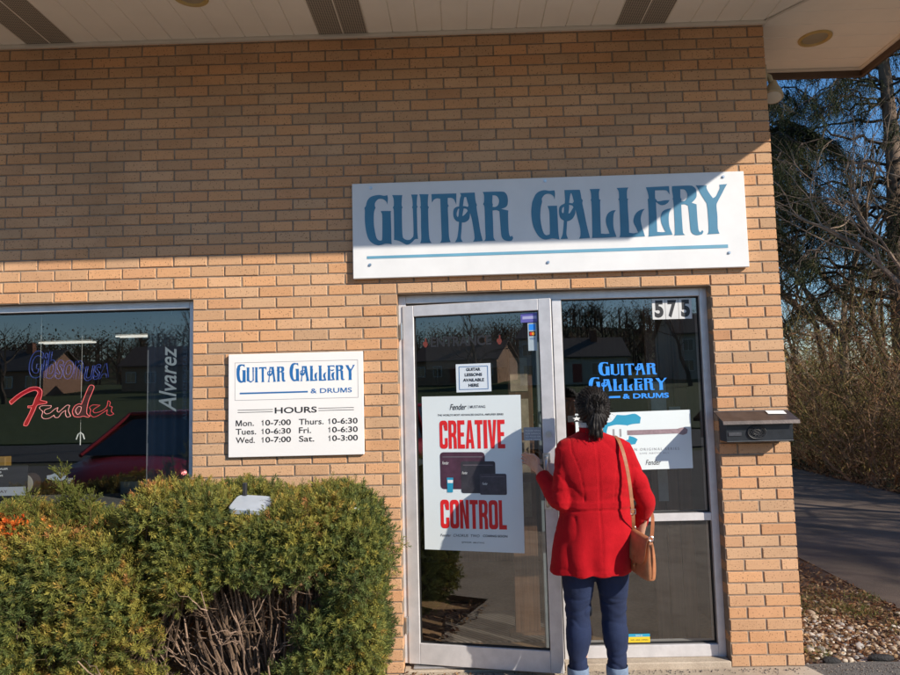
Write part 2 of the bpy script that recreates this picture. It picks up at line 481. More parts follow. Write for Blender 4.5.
sheet('lawn', [(-150,-29),(150,-29),(150,-23),(-150,-23)], -.10, lawn_mat(), th=.1)
xl = list(range(-150, 151, 10)); yl = list(range(-117, -28, 8)); V = [(x, y, terrain(x, y)+.06) for y in yl for x in xl]; nx = len(xl)
F = [(j*nx+i, j*nx+i+1, (j+1)*nx+i+1, (j+1)*nx+i) for j in range(len(yl)-1) for i in range(nx-1)]
o = link('lawn_slope', npmesh('lawn_slope', V, F, bpy.data.materials['lawn'], True)); o['kind'] = 'structure'
mb = MB()
for k in range(6): mb.box((-4.75-2.75*k, -8.6, -.0965), (-4.65-2.75*k, -3.9, -.0955))
for k in range(1): mb.box((2.6, -8.6, -.0965), (2.7, -3.9, -.0955))
o = mb.build('parking_lines', mat('road_paint', (.7,.7,.66), .8, var=.25, scale=30)); o['kind'] = 'structure'

# entrance slab with worn edge and the mulch bed under the shrubs
def worn_slab():
    mb = MB()
    mb.box((-2.24, -1.25, -.12), (.012, -.004, 0.0), .008)
    me = mb.mesh('pavement', M['concrete']); return me
mb = MB(); pts = [(-2.25,-1.25),(-9,-1.25),(-9,-3.7),(4.5,-3.7),(4.5,-1.9),(.30,-1.25),(.045,-.125),(.014,-.022),(.006,.0),(-2.25,.0)]  # wide front apron added out of view to bounce warm light onto the soffit
n = len(pts); V = [(x, y, 0) for x, y in pts]+[(x+.012*(x > 0), y, -.02) for x, y in pts]+[(x+.02*(x > 0), y, -.13) for x, y in pts]
mb.add(V, [tuple(range(n))]+[(i, i+n, (i+1) % n+n, (i+1) % n) for i in range(n)]+[(i+n, i+2*n, (i+1) % n+2*n, (i+1) % n+n) for i in range(n)])
o = mb.build('pavement', M['concrete']); o['kind'] = 'structure'
def heightsheet(name, x0, x1, y0, y1, step, fn, m, inside=None, col=None):
    X = np.arange(x0, x1+1e-6, step); Y = np.arange(y0, y1+1e-6, step)
    gx, gy = np.meshgrid(X, Y); P = np.c_[gx.ravel(), gy.ravel(), np.zeros(gx.size)]
    P[:, 2] = fn(P); nx = len(X); i = np.arange((len(Y)-1)*(nx-1)); a = (i//(nx-1))*nx+i % (nx-1)
    F = np.c_[a, a+1, a+nx+1, a+nx]
    if inside is not None:
        c = P[F].mean(1); F = F[inside(c)]
    o = link(name, npmesh(name, P, F, m, True)); o['kind'] = 'structure'; return o
def mulch_mat():
    m = NT('mulch'); g = m.noise(55, 6, .75); c = m.ramp(g, [(.3, (.03,.017,.010)), (.5, (.085,.045,.026)), (.72, (.19,.11,.06))])
    m.set(Base_Color=c, Roughness=.95); m.bump(g, 1., .02); return m.m
M['mulch'] = mulch_mat()
heightsheet('soil_bed', -7.5, -2.24, -1.25, .05, .03, lambda P: -.035+.018*vnoise(P, 9, 3)+.008*vnoise(P, 40, 4), M['mulch'])
def bedz(P): return -.125+.03*np.clip((P[:, 1]-.2)/1.0, 0, 1)+.012*vnoise(P, 8, 5)+.006*vnoise(P, 35, 6)
def bed_in(c):
    xr = np.interp(c[:, 1], [.2, .35, 1.2, 2.6, 6, 14], [1.2, 1.24, 1.30, 1.335, 1.36, 1.46]); return (c[:, 0] < xr) & (c[:, 1] > .24+.05*np.sin(c[:, 0]*9))
heightsheet('stone_bed', -.03, 1.5, .18, 13, .035, bedz, M['mulch'], bed_in)
# raise the lowest of the verge where stones stop

# ------------------------------------------------------------------ the brick shop building
CH = .06508; BL = .2032
bld = thing('brick_building', (0, 0, 0), 'tan brick shop building with wide soffit, glass door and display window', 'building')
def bricks(u0, u1, z0, z1, holes, uoff, seed, headers_even=True, umax=0.0):
    """brick list on a wall running along -u; u measured like X (<=0). returns (ua, ub, za, zb)"""
    out = []; j0 = 57-int(math.ceil(z1/CH-1e-6)); j1 = 57-int(math.floor(z0/CH+1e-6))
    for j in range(j0, j1):
        zb = (57-j)*CH-.0042; za = zb-CH+.0084
        zb = min(zb, z1)
        if zb-za < .006: continue
        off = .0968 if j % 2 == 0 else .1984
        k = 0; ub = umax; ua = -off
        while ub > u0:
            a, b = max(ua+.0048, u0), min(ub, u1)
            if b-a > .012:
                segs = [(a, b)]
                for hx0, hx1, hz0, hz1 in holes:
                    if (za+zb)/2 > hz0 and (za+zb)/2 < hz1:
                        ns = []
                        for p, q in segs:
                            if q <= hx0 or p >= hx1: ns.append((p, q)); continue
                            if p < hx0-.012: ns.append((p, hx0))
                            if q > hx1+.012: ns.append((hx1, q))
                        segs = ns
                for p, q in segs: out.append((p, q, za, zb))
            ub = ua-.0048; ua -= BL
    return out
def brickmesh(L, depth, seed, fn, shade):
    r = np.random.default_rng(seed); n = len(L); L = np.array(L)
    V = np.zeros((n, 12, 3)); b = .0028
    a, c, z0, z1 = L.T; pr = r.normal(0, .0009, n)
    for k, (uu, zz) in enumerate(((a, z0), (c, z0), (c, z1), (a, z1))):
        su = 1 if k in (0, 3) else -1; sz = 1 if k in (0, 1) else -1
        ju = r.normal(0, .0009, n); jz = r.normal(0, .0008, n)
        V[:, k, 0] = uu+su*b+ju; V[:, k, 1] = pr+r.normal(0, .0003, n); V[:, k, 2] = zz+sz*b+jz
        V[:, k+4, 0] = uu+ju*.6; V[:, k+4, 1] = pr+b; V[:, k+4, 2] = zz+jz*.6
        V[:, k+8, 0] = uu; V[:, k+8, 1] = depth; V[:, k+8, 2] = zz
    f = np.array([[0,1,2,3],[4,5,1,0],[5,6,2,1],[6,7,3,2],[7,4,0,3],[8,9,5,4],[9,10,6,5],[10,11,7,6],[11,8,4,7]])
    F = (f[None]+np.arange(n)[:, None, None]*12).reshape(-1, 4)
    base = np.array(shade); t = r.random(n)
    col = np.empty((n, 3)); v = r.normal(1, .045, n)
    pal = np.array([(1,1,1),(1.06,.98,.90),(.95,1.0,1.05),(1.03,.94,.88),(.94,.92,.92),(1.05,1.06,1.08)])
    pk = pal[r.choice(6, n, p=[.38,.2,.14,.11,.05,.12])]
    col = base[None]*pk*v[:, None]
    odd = r.random(n) < .012; col[odd] *= np.array([.88,.86,.86])
    C = np.repeat(col[:, None], 12, 1)
    return fn(V.reshape(-1, 3)), F, C.reshape(-1, 3)
ZS = 3.736
HOLES = [(-2.2304, -.4016, -1, 33*CH), (-5.9, -3.432, .74, 33*CH)]
L = bricks(-9, 0, -.14, ZS+.06, HOLES, 0, 1)
BR = (.565, .330, .182)
Vf, Ff, Cf = brickmesh(L, .092, 5, lambda V: V, BR)
# side wall, turned round the corner; its courses bond with the front
Ls = bricks(-9.2, 0, -.14, ZS+.06, [], 0, 2)
Ls = [(a, min(b, -.0968), c, d) for a, b, c, d in Ls if a < -.12]
Vs, Fs, Cs = brickmesh(Ls, .09, 8, lambda V: np.c_[-V[:, 1], -V[:, 0]+.0015, V[:, 2]], BR)
o = link('wall', npmesh('wall', np.r_[Vf, Vs], np.r_[Ff, Fs+len(Vf)], M['brick'], col=np.r_[Cf, Cs]), bld)
# mortar / backing, cut round the openings
mb = MB(); DM = .0052
def wallfill(mb, y0, y1):
    for x0, x1, z0, z1 in ((-9, -5.9, -.14, ZS+.06), (-5.9, -3.432, -.14, .74), (-5.9, -3.432, 33*CH, ZS+.06), (-3.432, -2.2304, -.14, ZS+.06), (-2.2304, -.4016, 33*CH, ZS+.06), (-.4016, -DM, -.14, ZS+.06)):
        mb.box((x0, y0, z0), (x1, y1, z1))
wallfill(mb, DM, .19)
mb.box((-DM-.19, .19, -.14), (-DM, 9.2, ZS+.06)); mb.box((-9, 9.0, -.14), (-.2, 9.2, ZS+.06)); mb.box((-9.0, .19, -.14), (-8.8, 9.0, ZS+.06))
mb.build('mortar', M['mortar'], bld)

# soffit: planks running out from the wall, planks turned along the side, mitred at the corner
XE, YR, YF = .962, .642, -1.405
sf = MB(); PW = .1487
def clipx(y): return -y*XE/YF*-1 if False else (y/YF)*XE
k = 0; x = -.0
edges = []
x = -2.3734+PW*round((2.3734+1.0)/PW)
x0 = x-PW*70
vents = []
i = 0; xx = x0
def plank(mb, poly, z):
    """a soffit board with a small V groove at each edge"""
    n = len(poly); mb.add([(px, py, z) for px, py in poly], [tuple(range(n))[::-1]])
front = MB(); ventp = []
for i in range(90):
    a = x0+i*PW; b = a+PW
    if a > XE: break
    ga, gb = a+.0035, b-.0035
    def yend(xv): return 0.0 if xv <= 0 else YF*(xv/XE)   # inner end of the board (wall, or the mitre)
    ka = round((a-(-2.3734))/PW)
    isv = (ka % 12) in (10, 11)                                  # pair of perforated boards
    b2 = min(gb, XE)
    if ga > XE: break
    if ga < 0 < b2: poly = [(ga, YF), (b2, YF), (b2, yend(b2)), (0, 0), (ga, 0)]
    else: poly = [(ga, YF), (b2, YF), (b2, yend(b2)), (ga, yend(ga))]
    if isv: ventp.append(MB()); plank(ventp[-1], poly, ZS)
    else: plank(front, poly, ZS)
    # groove
    if gb < XE:
        ye = yend(gb)
        front.add([(gb, YF, ZS), (gb, ye, ZS), (gb+.0035, ye, ZS+.007), (gb+.0035, YF, ZS+.007), (gb+.007, ye, ZS), (gb+.007, YF, ZS)], [(0,1,2,3), (3,2,4,5)])
yy = YR
while yy > YF:
    a = yy-PW; ga, gb = max(a, YF)+.0035, yy-.0035
    def xst(yv): return 0.0 if yv >= 0 else XE*(yv/YF)
    if gb > 0 > ga: poly = [(0, gb), (0, 0), (xst(ga), ga), (XE, ga), (XE, gb)]
    else: poly = [(xst(gb), gb), (xst(ga), ga), (XE, ga), (XE, gb)]
    plank(front, poly, ZS)
    if a > YF:
        xs_ = xst(ga); front.add([(xs_, ga, ZS), (XE, ga, ZS), (XE, ga-.0035, ZS+.007), (xs_, ga-.0035, ZS+.007), (XE, ga-.007, ZS), (xs_, ga-.007, ZS)], [(0,1,2,3), (3,2,4,5)])
    yy = a
so_ = front.build('soffit', M['soffit'], bld)
def vent_mat():
    m = NT('soffit_perforated'); v = m.node('ShaderNodeTexVoronoi'); v.inputs['Scale'].default_value = 75; v.inputs['Randomness'].default_value = 0
    m.l(m.coord(), v.inputs['Vector']); k = m.ramp(v.outputs['Distance'], [(.32, (0,0,0)), (.40, (1,1,1))])
    m.set(Base_Color=m.mix(k, (.035,.03,.025), (.36,.315,.26)), Roughness=.6); return m.m
vm_ = vent_mat()
for v_ in ventp: v_.build('vent_panel', vm_, so_)
mb = MB(); mb.box((-9, -.022, ZS-.020), (.0, .004, ZS-.001), .002); mb.box((.003, -.01, ZS-.016), (.018, YR, ZS-.001), .002)
# mitre strip
mv = Vector((XE, YF, 0)).normalized(); nv = Vector((-mv.y, mv.x, 0))*.011
mb.add([tuple(Vector((0, 0, ZS-.006))+nv), tuple(Vector((0,0,ZS-.006))-nv), tuple(Vector((XE,YF,ZS-.006))-nv), tuple(Vector((XE,YF,ZS-.006))+nv)], [(0,1,2,3)])
mb.box((.018, YR-.02, ZS-.018), (XE, YR, ZS-.001), .002); mb.box((XE-.02, YF, ZS-.018), (XE, YR-.02, ZS-.001), .002); mb.box((-9, YF, ZS-.018), (XE-.02, YF+.02, ZS-.001), .002)
mb.build('soffit_trim', M['trim'], so_)
mb = MB(); FZ0, FZ1 = ZS-.060, ZS+.26
mb.box((XE, YF-.025, FZ0), (XE+.025, YR+.025, FZ1), .003); mb.box((-9, YF-.025, FZ0), (XE, YF, FZ1), .003); mb.box((.02, YR, FZ0), (XE, YR+.025, FZ1), .003)
mb.build('fascia', M['fascia'], bld)
mb = MB(); mb.box((-9.1, YF-.04, FZ1), (XE+.04, YR+.04, FZ1+.05)); mb.box((-9.1, YR+.04, FZ1), (.06, 9.3, FZ1+.05)); mb.box((-9, .0, ZS+.06), (-.01, 9.2, FZ1))
mb.build('roof', mat('roof_membrane', (.10,.10,.10), .9, var=.2), bld)

# ------------------------------------------------------------------ storefront frames (parts of the building)
YD = .08
def frame_bar(mb, x0, x1, z0, z1, y0=YD-.01, y1=YD+.09): mb.box((x0, y0, z0), (x1, y1, z1), .0025)
ef = MB()
frame_bar(ef, -2.2304, -2.185, .03, 2.147); frame_bar(ef, -.445, -.4016, .03, 2.147); frame_bar(ef, -2.185, -.445, 2.098, 2.147)
frame_bar(ef, -1.318, -1.262, .03, 2.098)
frame_bar(ef, -1.262, -.445, .792, .836); frame_bar(ef, -1.262, -.445, .035, .102)
e0 = ef.build('door_frame', M['alu'], bld)
gk = MB()
for x0, x1, z0, z1 in ((-1.262, -.445, .102, .792), (-1.262, -.445, .836, 2.098)):
    e = .007
    for a in ((x0, x0+e, z0, z1), (x1-e, x1, z0, z1), (x0+e, x1-e, z0, z0+e), (x0+e, x1-e, z1-e, z1)): gk.box((a[0], YD+.012, a[2]), (a[1], YD+.03, a[3]))
gk.build('gasket', M['gasket'], e0)
def pane(name, x0, x1, z0, z1, y, parent, T=None):
    mb = MB(); mb.T = T; mb.add([(x0,y,z0),(x1,y,z0),(x1,y,z1),(x0,y,z1)], [(0,1,2,3)]); return mb.build(name, M['glass'], parent)
pane('glass', -1.258, -.449, .106, .788, YD+.022, e0); pane('glass', -1.258, -.449, .840, 2.094, YD+.022, e0)
# threshold under the sidelight and the door
mb = MB(); mb.box((-1.33, -.001, -.1), (-.403, .20, .034), .006)
mb.box((-2.229, .012, -.1), (-1.332, .20, .008), .004); mb.build('threshold', M['concrete'], bld)
mb = MB(); mb.box((-2.18, .03, .009), (-1.32, .13, .021), .004); mb.build('door_saddle', M['alu_dk'], bld)

# display window
wf = MB(); WL, WR, WB, WT = -5.9, -3.432, .74, 33*CH
for a in ((WL, WL+.04, WB, WT), (WR-.04, WR, WB, WT), (WL+.04, WR-.04, WT-.045, WT), (WL+.04, WR-.04, WB, WB+.045)): frame_bar(wf, *a, y0=.05, y1=.13)
w0 = wf.build('window_frame', M['alu'], bld)
gk = MB(); gk.box((WR-.047, .07, WB+.045), (WR-.04, .09, WT-.045)); gk.box((WL+.04, .07, WT-.052), (WR-.047, .09, WT-.045)); gk.build('gasket', M['gasket'], w0)
pane('glass', WL+.035, WR-.035, WB+.04, WT-.04, .085, w0)
mb = MB(); mb.box((WL-.02, -.03, WB-.045), (WR+.02, .05, WB-.001), .004); mb.build('window_sill', M['concrete'], bld)

# the door, standing ajar: u along the leaf from the hinge, v = depth into the room
ANG = R(-11.96); HX, HY = -2.2, .06
TD = Matrix.Translation((HX, HY, 0)) @ Matrix.Rotation(ANG, 4, 'Z')
def dbar(mb, u0, u1, z0, z1, v0=0, v1=.044): mb.box((u0, v0, z0), (u1, v1, z1), .003)
db = MB(); db.T = TD
dbar(db, -.006, .062, .03, 2.082); dbar(db, .797, .868, .03, 2.082); dbar(db, .062, .797, 2.016, 2.082); dbar(db, .062, .797, .03, .146)
door = db.build('door', M['alu'], bld); door['label'] = 'aluminium framed glass door standing ajar'
gk = MB(); gk.T = TD
for a in ((.062,.068,.146,2.016), (.791,.797,.146,2.016), (.068,.791,.146,.152), (.068,.791,2.01,2.016)): gk.box((a[0], .012, a[2]), (a[1], .03, a[3]))
gk.build('gasket', M['gasket'], door)
pane('glass', .065, .794, .149, 2.013, .022, door, TD)
for z in (1.93, .245):
    h = MB(); h.T = TD; h.tube([(-.012, -.010, z-.045), (-.012, -.010, z+.045)], .0075, 10); h.tube([(-.012,-.010,z-.052), (-.012,-.010,z+.052)], .004, 8); h.box((-.030, -.004, z-.04), (-.006, .002, z+.04)); h.build('hinge', M['steel'], door)
h = MB(); h.T = TD; h.tube([(.832, .0, 1.32), (.832, -.009, 1.32)], .017, 18); h.tube([(.832, -.009, 1.32), (.832, -.013, 1.32)], .011, 14); h.build('lock_cylinder', M['steel'], door, smooth=True, angle=40)
h = MB(); h.T = TD; h.tube([(.815,.0,1.19),(.815,-.035,1.19),(.815,-.05,1.175),(.815,-.055,1.15),(.815,-.055,.97),(.815,-.05,.945),(.815,-.035,.93),(.815,0,.93)], .0095, 12)
h.box((.795, -.006, 1.165), (.837, .001, 1.215), .002); h.box((.795, -.006, .905), (.837, .001, .955), .002); h.build('pull_handle', M['steel'], door, smooth=True, angle=40)
h = MB(); h.T = TD; h.box((.05, .06, 1.145), (.81, .072, 1.175), .004); h.box((.05, .04, 1.14), (.07, .075, 1.18)); h.box((.79, .04, 1.14), (.81, .075, 1.18)); h.build('push_bar', M['alu'], door)
GLYPHS = [
('G1',[[(-2272,2730),(-2269,2707),(-2273,2673),(-2279,2690),(-2294,2704),(-2312,2709),(-2329,2705),(-2344,2688),(-2347,2670),(-2343,2655),(-2350,2639),(-2354,2610),(-2354,2554),(-2348,2511),(-2340,2476),(-2326,2461),(-2312,2459),(-2307,2468),(-2305,2510),(-2304,2609),(-2310,2627),(-2312,2636),(-2252,2634),(-2254,2618),(-2253,2537),(-2253,2466),(-2252,2436),(-2271,2440),(-2292,2440),(-2313,2434),(-2334,2432),(-2358,2441),(-2379,2459),(-2392,2484),(-2402,2527),(-2407,2584),(-2406,2640),(-2408,2657),(-2400,2668),(-2392,2697),(-2375,2719),(-2350,2729),(-2318,2732),(-2291,2726)]]),
('U',[[(-2244,2729),(-2184,2727),(-2187,2705),(-2189,2666),(-2184,2654),(-2188,2644),(-2189,2605),(-2189,2535),(-2187,2485),(-2182,2470),(-2167,2460),(-2146,2459),(-2132,2470),(-2124,2483),(-2122,2533),(-2123,2604),(-2124,2643),(-2129,2652),(-2124,2664),(-2126,2703),(-2132,2729),(-2093,2728),(-2097,2709),(-2100,2667),(-2094,2654),(-2100,2642),(-2100,2567),(-2100,2504),(-2097,2463),(-2114,2462),(-2129,2448),(-2146,2435),(-2164,2431),(-2181,2439),(-2208,2454),(-2239,2462),(-2237,2473),(-2236,2536),(-2236,2635),(-2241,2654),(-2235,2667),(-2236,2706)]]),
('I',[[(-2084,2730),(-2029,2728),(-2033,2707),(-2035,2661),(-2029,2649),(-2034,2636),(-2034,2566),(-2033,2495),(-2029,2456),(-2019,2437),(-2085,2437),(-2078,2461),(-2078,2531),(-2077,2638),(-2083,2651),(-2077,2662),(-2079,2709)]]),
('T',[[(-2013,2728),(-1866,2728),(-1868,2660),(-1875,2678),(-1881,2692),(-1896,2702),(-1917,2702),(-1918,2668),(-1913,2654),(-1918,2643),(-1917,2576),(-1916,2491),(-1913,2456),(-1906,2439),(-1969,2436),(-1959,2457),(-1959,2528),(-1960,2599),(-1961,2698),(-1980,2702),(-1998,2695),(-2005,2685),(-2011,2677)]]),
('A1',[[(-1846,2729),(-1758,2730),(-1754,2678),(-1747,2653),(-1750,2641),(-1740,2564),(-1732,2500),(-1719,2440),(-1777,2437),(-1767,2455),(-1770,2501),(-1780,2572),(-1789,2608),(-1795,2573),(-1817,2555),(-1838,2553),(-1842,2503),(-1846,2461),(-1836,2438),(-1882,2437),(-1868,2462),(-1860,2511),(-1855,2557),(-1872,2564),(-1884,2582),(-1888,2604),(-1884,2632),(-1870,2646),(-1852,2649),(-1846,2695),(-1839,2716)],[(-1820,2704),(-1809,2704),(-1803,2679),(-1797,2654),(-1802,2645),(-1818,2650),(-1829,2651),(-1825,2680)],[(-1856,2637),(-1862,2627),(-1867,2610),(-1867,2596),(-1862,2585),(-1857,2596),(-1852,2634)],[(-1825,2637),(-1808,2633),(-1802,2621),(-1815,2605),(-1826,2595),(-1835,2591),(-1830,2616)]]),
('R1',[[(-1711,2732),(-1603,2731),(-1579,2723),(-1568,2704),(-1565,2675),(-1570,2647),(-1585,2634),(-1606,2628),(-1586,2622),(-1565,2617),(-1567,2587),(-1567,2516),(-1564,2474),(-1556,2460),(-1548,2467),(-1541,2452),(-1550,2437),(-1571,2435),(-1595,2443),(-1608,2461),(-1612,2497),(-1615,2567),(-1617,2613),(-1634,2621),(-1657,2619),(-1656,2554),(-1656,2470),(-1653,2452),(-1645,2440),(-1715,2439),(-1703,2453),(-1703,2520),(-1703,2591),(-1704,2644),(-1711,2659),(-1705,2673),(-1704,2712)],[(-1654,2710),(-1635,2708),(-1622,2695),(-1617,2673),(-1625,2649),(-1641,2640),(-1656,2641),(-1654,2657),(-1657,2668)]]),
('G2',[[(-1291,2729),(-1288,2708),(-1292,2674),(-1298,2694),(-1315,2707),(-1336,2709),(-1353,2701),(-1366,2682),(-1365,2664),(-1370,2646),(-1376,2618),(-1379,2569),(-1374,2519),(-1363,2477),(-1349,2463),(-1334,2466),(-1327,2476),(-1326,2539),(-1326,2603),(-1335,2637),(-1279,2637),(-1279,2615),(-1278,2538),(-1277,2474),(-1273,2436),(-1292,2440),(-1314,2443),(-1335,2440),(-1359,2438),(-1383,2449),(-1404,2475),(-1421,2514),(-1429,2556),(-1431,2606),(-1426,2648),(-1422,2666),(-1415,2683),(-1402,2708),(-1380,2725),(-1349,2732),(-1321,2727)]]),
('A2',[[(-1233,2729),(-1143,2728),(-1138,2703),(-1135,2675),(-1128,2665),(-1131,2646),(-1123,2597),(-1111,2519),(-1095,2440),(-1159,2437),(-1150,2457),(-1150,2499),(-1162,2556),(-1173,2612),(-1176,2584),(-1193,2556),(-1214,2544),(-1224,2543),(-1228,2501),(-1231,2466),(-1223,2439),(-1266,2438),(-1253,2467),(-1246,2516),(-1243,2547),(-1262,2562),(-1269,2587),(-1268,2619),(-1259,2636),(-1234,2649),(-1231,2678)],[(-1197,2709),(-1192,2708),(-1187,2691),(-1180,2659),(-1189,2648),(-1208,2652),(-1203,2684)],[(-1238,2630),(-1249,2622),(-1253,2601),(-1247,2590),(-1241,2600)],[(-1209,2640),(-1191,2635),(-1184,2625),(-1194,2609),(-1207,2589),(-1215,2589),(-1210,2617)]]),
('L1',[[(-1085,2730),(-1025,2730),(-1032,2707),(-1032,2668),(-1022,2662),(-1027,2654),(-1029,2580),(-1030,2516),(-1030,2464),(-1004,2461),(-981,2462),(-986,2480),(-997,2516),(-998,2551),(-985,2582),(-960,2598),(-938,2600),(-951,2578),(-956,2535),(-955,2493),(-946,2458),(-941,2442),(-1015,2439),(-1084,2439),(-1081,2462),(-1079,2532),(-1078,2652),(-1085,2663),(-1078,2673),(-1079,2709)]]),
('L2',[[(-928,2732),(-859,2733),(-868,2713),(-870,2668),(-861,2662),(-867,2653),(-867,2582),(-866,2519),(-867,2464),(-839,2460),(-815,2465),(-824,2489),(-838,2521),(-837,2546),(-823,2577),(-798,2596),(-770,2603),(-785,2583),(-796,2545),(-792,2503),(-781,2460),(-776,2440),(-850,2438),(-925,2439),(-918,2464),(-916,2577),(-916,2653),(-923,2664),(-916,2672),(-917,2711)]]),
('E',[[(-757,2731),(-622,2734),(-621,2684),(-631,2699),(-644,2710),(-705,2711),(-706,2665),(-700,2656),(-695,2646),(-678,2646),(-654,2650),(-623,2651),(-634,2635),(-652,2624),(-673,2622),(-689,2630),(-699,2639),(-703,2639),(-703,2556),(-704,2465),(-677,2462),(-656,2463),(-669,2492),(-679,2527),(-678,2562),(-664,2587),(-639,2598),(-615,2601),(-629,2575),(-634,2533),(-631,2491),(-619,2455),(-616,2445),(-692,2442),(-757,2438),(-752,2459),(-749,2557),(-749,2648),(-751,2658),(-744,2667),(-748,2699)]]),
('R2',[[(-605,2733),(-505,2734),(-481,2727),(-466,2708),(-465,2672),(-475,2651),(-496,2631),(-468,2621),(-468,2584),(-467,2514),(-464,2468),(-455,2454),(-443,2468),(-437,2457),(-445,2443),(-473,2438),(-496,2445),(-509,2463),(-512,2501),(-514,2565),(-517,2614),(-535,2623),(-557,2622),(-557,2552),(-556,2474),(-554,2453),(-544,2442),(-610,2441),(-602,2455),(-600,2553),(-602,2648),(-609,2656),(-602,2666),(-606,2708)],[(-558,2713),(-537,2712),(-524,2699),(-518,2678),(-523,2656),(-537,2643),(-556,2642),(-554,2657),(-559,2665)]]),
('Y',[[(-467,2734),(-403,2732),(-404,2713),(-390,2684),(-371,2655),(-353,2666),(-338,2693),(-328,2714),(-329,2734),(-284,2737),(-299,2713),(-322,2672),(-345,2633),(-353,2609),(-351,2546),(-353,2475),(-345,2444),(-417,2442),(-406,2463),(-405,2547),(-408,2618),(-417,2639),(-439,2679),(-454,2711)]]),
]
NEON = {'F':[(-4613,1561),(-4620,1575),(-4609,1586),(-4570,1617),(-4526,1642),(-4487,1659),(-4447,1658),(-4424,1640),(-4423,1609),(-4431,1579),(-4391,1569),(-4395,1559),(-4437,1553),(-4453,1544),(-4465,1514),(-4486,1471),(-4507,1428),(-4529,1428),(-4525,1446),(-4500,1493),(-4483,1536),(-4505,1534),(-4506,1546),(-4478,1549),(-4463,1588),(-4447,1623),(-4459,1638),(-4486,1635),(-4530,1616),(-4573,1587),(-4608,1557)],
'en':[(-4430,1524),(-4436,1535),(-4417,1545),(-4362,1544),(-4368,1531),(-4399,1521),(-4406,1506),(-4391,1495),(-4367,1501),(-4344,1520),(-4321,1532),(-4326,1511),(-4315,1503),(-4293,1523),(-4267,1544),(-4249,1542),(-4257,1513),(-4248,1491),(-4242,1478),(-4263,1472),(-4274,1490),(-4273,1514),(-4297,1499),(-4318,1472),(-4339,1474),(-4343,1487),(-4375,1468),(-4406,1467),(-4420,1482),(-4414,1508)],
'd':[(-4225,1482),(-4232,1508),(-4218,1538),(-4192,1551),(-4178,1546),(-4153,1611),(-4134,1654),(-4118,1663),(-4102,1652),(-4113,1619),(-4134,1567),(-4144,1515),(-4142,1489),(-4124,1475),(-4137,1469),(-4164,1476),(-4185,1471),(-4212,1473)],
'di':[(-4204,1490),(-4213,1512),(-4196,1534),(-4178,1531),(-4182,1507),(-4195,1488)],
'er':[(-4129,1528),(-4107,1542),(-4063,1539),(-4098,1518),(-4107,1505),(-4093,1494),(-4054,1504),(-4023,1529),(-4015,1566),(-4001,1555),(-4006,1533),(-3988,1527),(-3994,1502),(-3978,1485),(-4000,1476),(-4022,1484),(-4018,1512),(-4040,1497),(-4080,1474),(-4106,1470),(-4124,1488),(-4120,1510)],
}
# ------------------------------------------------------------------ the long sign over the door
GD = {n: [smoothpoly([(x/1000, z/1000) for x, z in L]) for L in P] for n, P in GLYPHS}
def bbox(n):
    a = GD[n][0]; return min(p[0] for p in a), max(p[0] for p in a), min(p[1] for p in a), max(p[1] for p in a)
sign = thing('shop_sign', (-1.331, -.03, 2.24), 'long white shop sign with blue GUITAR GALLERY lettering above the door', 'sign')
mb = MB(); mb.box((-2.481, -.032, 2.241), (-.183, -.006, 2.808), .003)
Vv = mb.V
mb.V = [(x, y, z+.0030*(x+1.33)) for x, y, z in Vv]
mb.build('sign_panel', M['signwhite'], sign)
flat('lettering', [GD[n] for n, _ in GLYPHS], M['signblue'], -.0335, sign)
flat('underline', [[[(-2.398, 2.353), (-.30, 2.359), (-.30, 2.379), (-2.398, 2.369)]]], M['signpale'], -.0335, sign)
for x, z in ((-2.368, 2.776), (-1.344, 2.787), (-.305, 2.78), (-2.381, 2.317), (-1.344, 2.303), (-.296, 2.33)):
    h = MB(); h.tube([(x, -.031, z), (x, -.0355, z)], .009, 14); h.tube([(x, -.0355, z), (x, -.040, z)], .0055, 6); h.build('screw', M['steel'], sign)

def gg(name, words, y, m, parent, T=None, cap=1.0, small=.82, squeeze=1.0):
    """small caps GUITAR / GALLERY fitted in boxes: words = [(letters, x0, x1, zbase, zcap)]"""
    polys = []
    for letters, x0, x1, zb, zc in words:
        H = zc-zb; adv = []; 
        for i, n in enumerate(letters):
            b = bbox(n); w_ = (b[1]-b[0])*(1.0 if i == 0 else .86); adv.append(w_)
        gap = .012; tot = sum(adv)+gap*(len(adv)-1); k = (x1-x0)/tot; x = x0
        for i, n in enumerate(letters):
            b = bbox(n); h = H if i == 0 else H*small; w_ = adv[i]*k
            polys.append([[(x+(p[0]-b[0])/(b[1]-b[0])*w_, zb+(p[1]-b[2])/(b[3]-b[2])*h) for p in L] for L in GD[n]])
            x += w_+gap*k
    return flat(name, polys, m, y, parent, T)
GUI = ['G1', 'U', 'I', 'T', 'A1', 'R1']; GAL = ['G2', 'A2', 'L1', 'L2', 'E', 'R2', 'Y']

# hours sign
hs = thing('hours_sign', (-2.822, -.02, 1.22), 'white opening hours sign on the brick wall between window and door', 'sign')
mb = MB(); mb.box((-3.215, -.022, 1.222), (-2.432, -.004, 1.815), .003); mb.build('sign_panel', mat('hours_sign_white', (.80,.77,.74), .4, var=.03, scale=3), hs)
Y2 = -.0228
def line(P, a, b, w_, y, m, parent, name='rule', T=None):
    a = Vector((a[0], a[1])); b = Vector((b[0], b[1])); d = (b-a).normalized(); n_ = Vector((-d.y, d.x))*w_/2
    return flat(name, [[[tuple(a+n_), tuple(a-n_), tuple(b-n_), tuple(b+n_)]]], m, y, parent, T)
bx = [(-3.177, 1.548), (-2.461, 1.548), (-2.461, 1.767), (-3.177, 1.767)]; e = .0022
flat('border_line', [[bx, [(-3.177+e, 1.548+e), (-3.177+e, 1.767-e), (-2.461-e, 1.767-e), (-2.461-e, 1.548+e)]]], M['inkgrey'], Y2, hs)
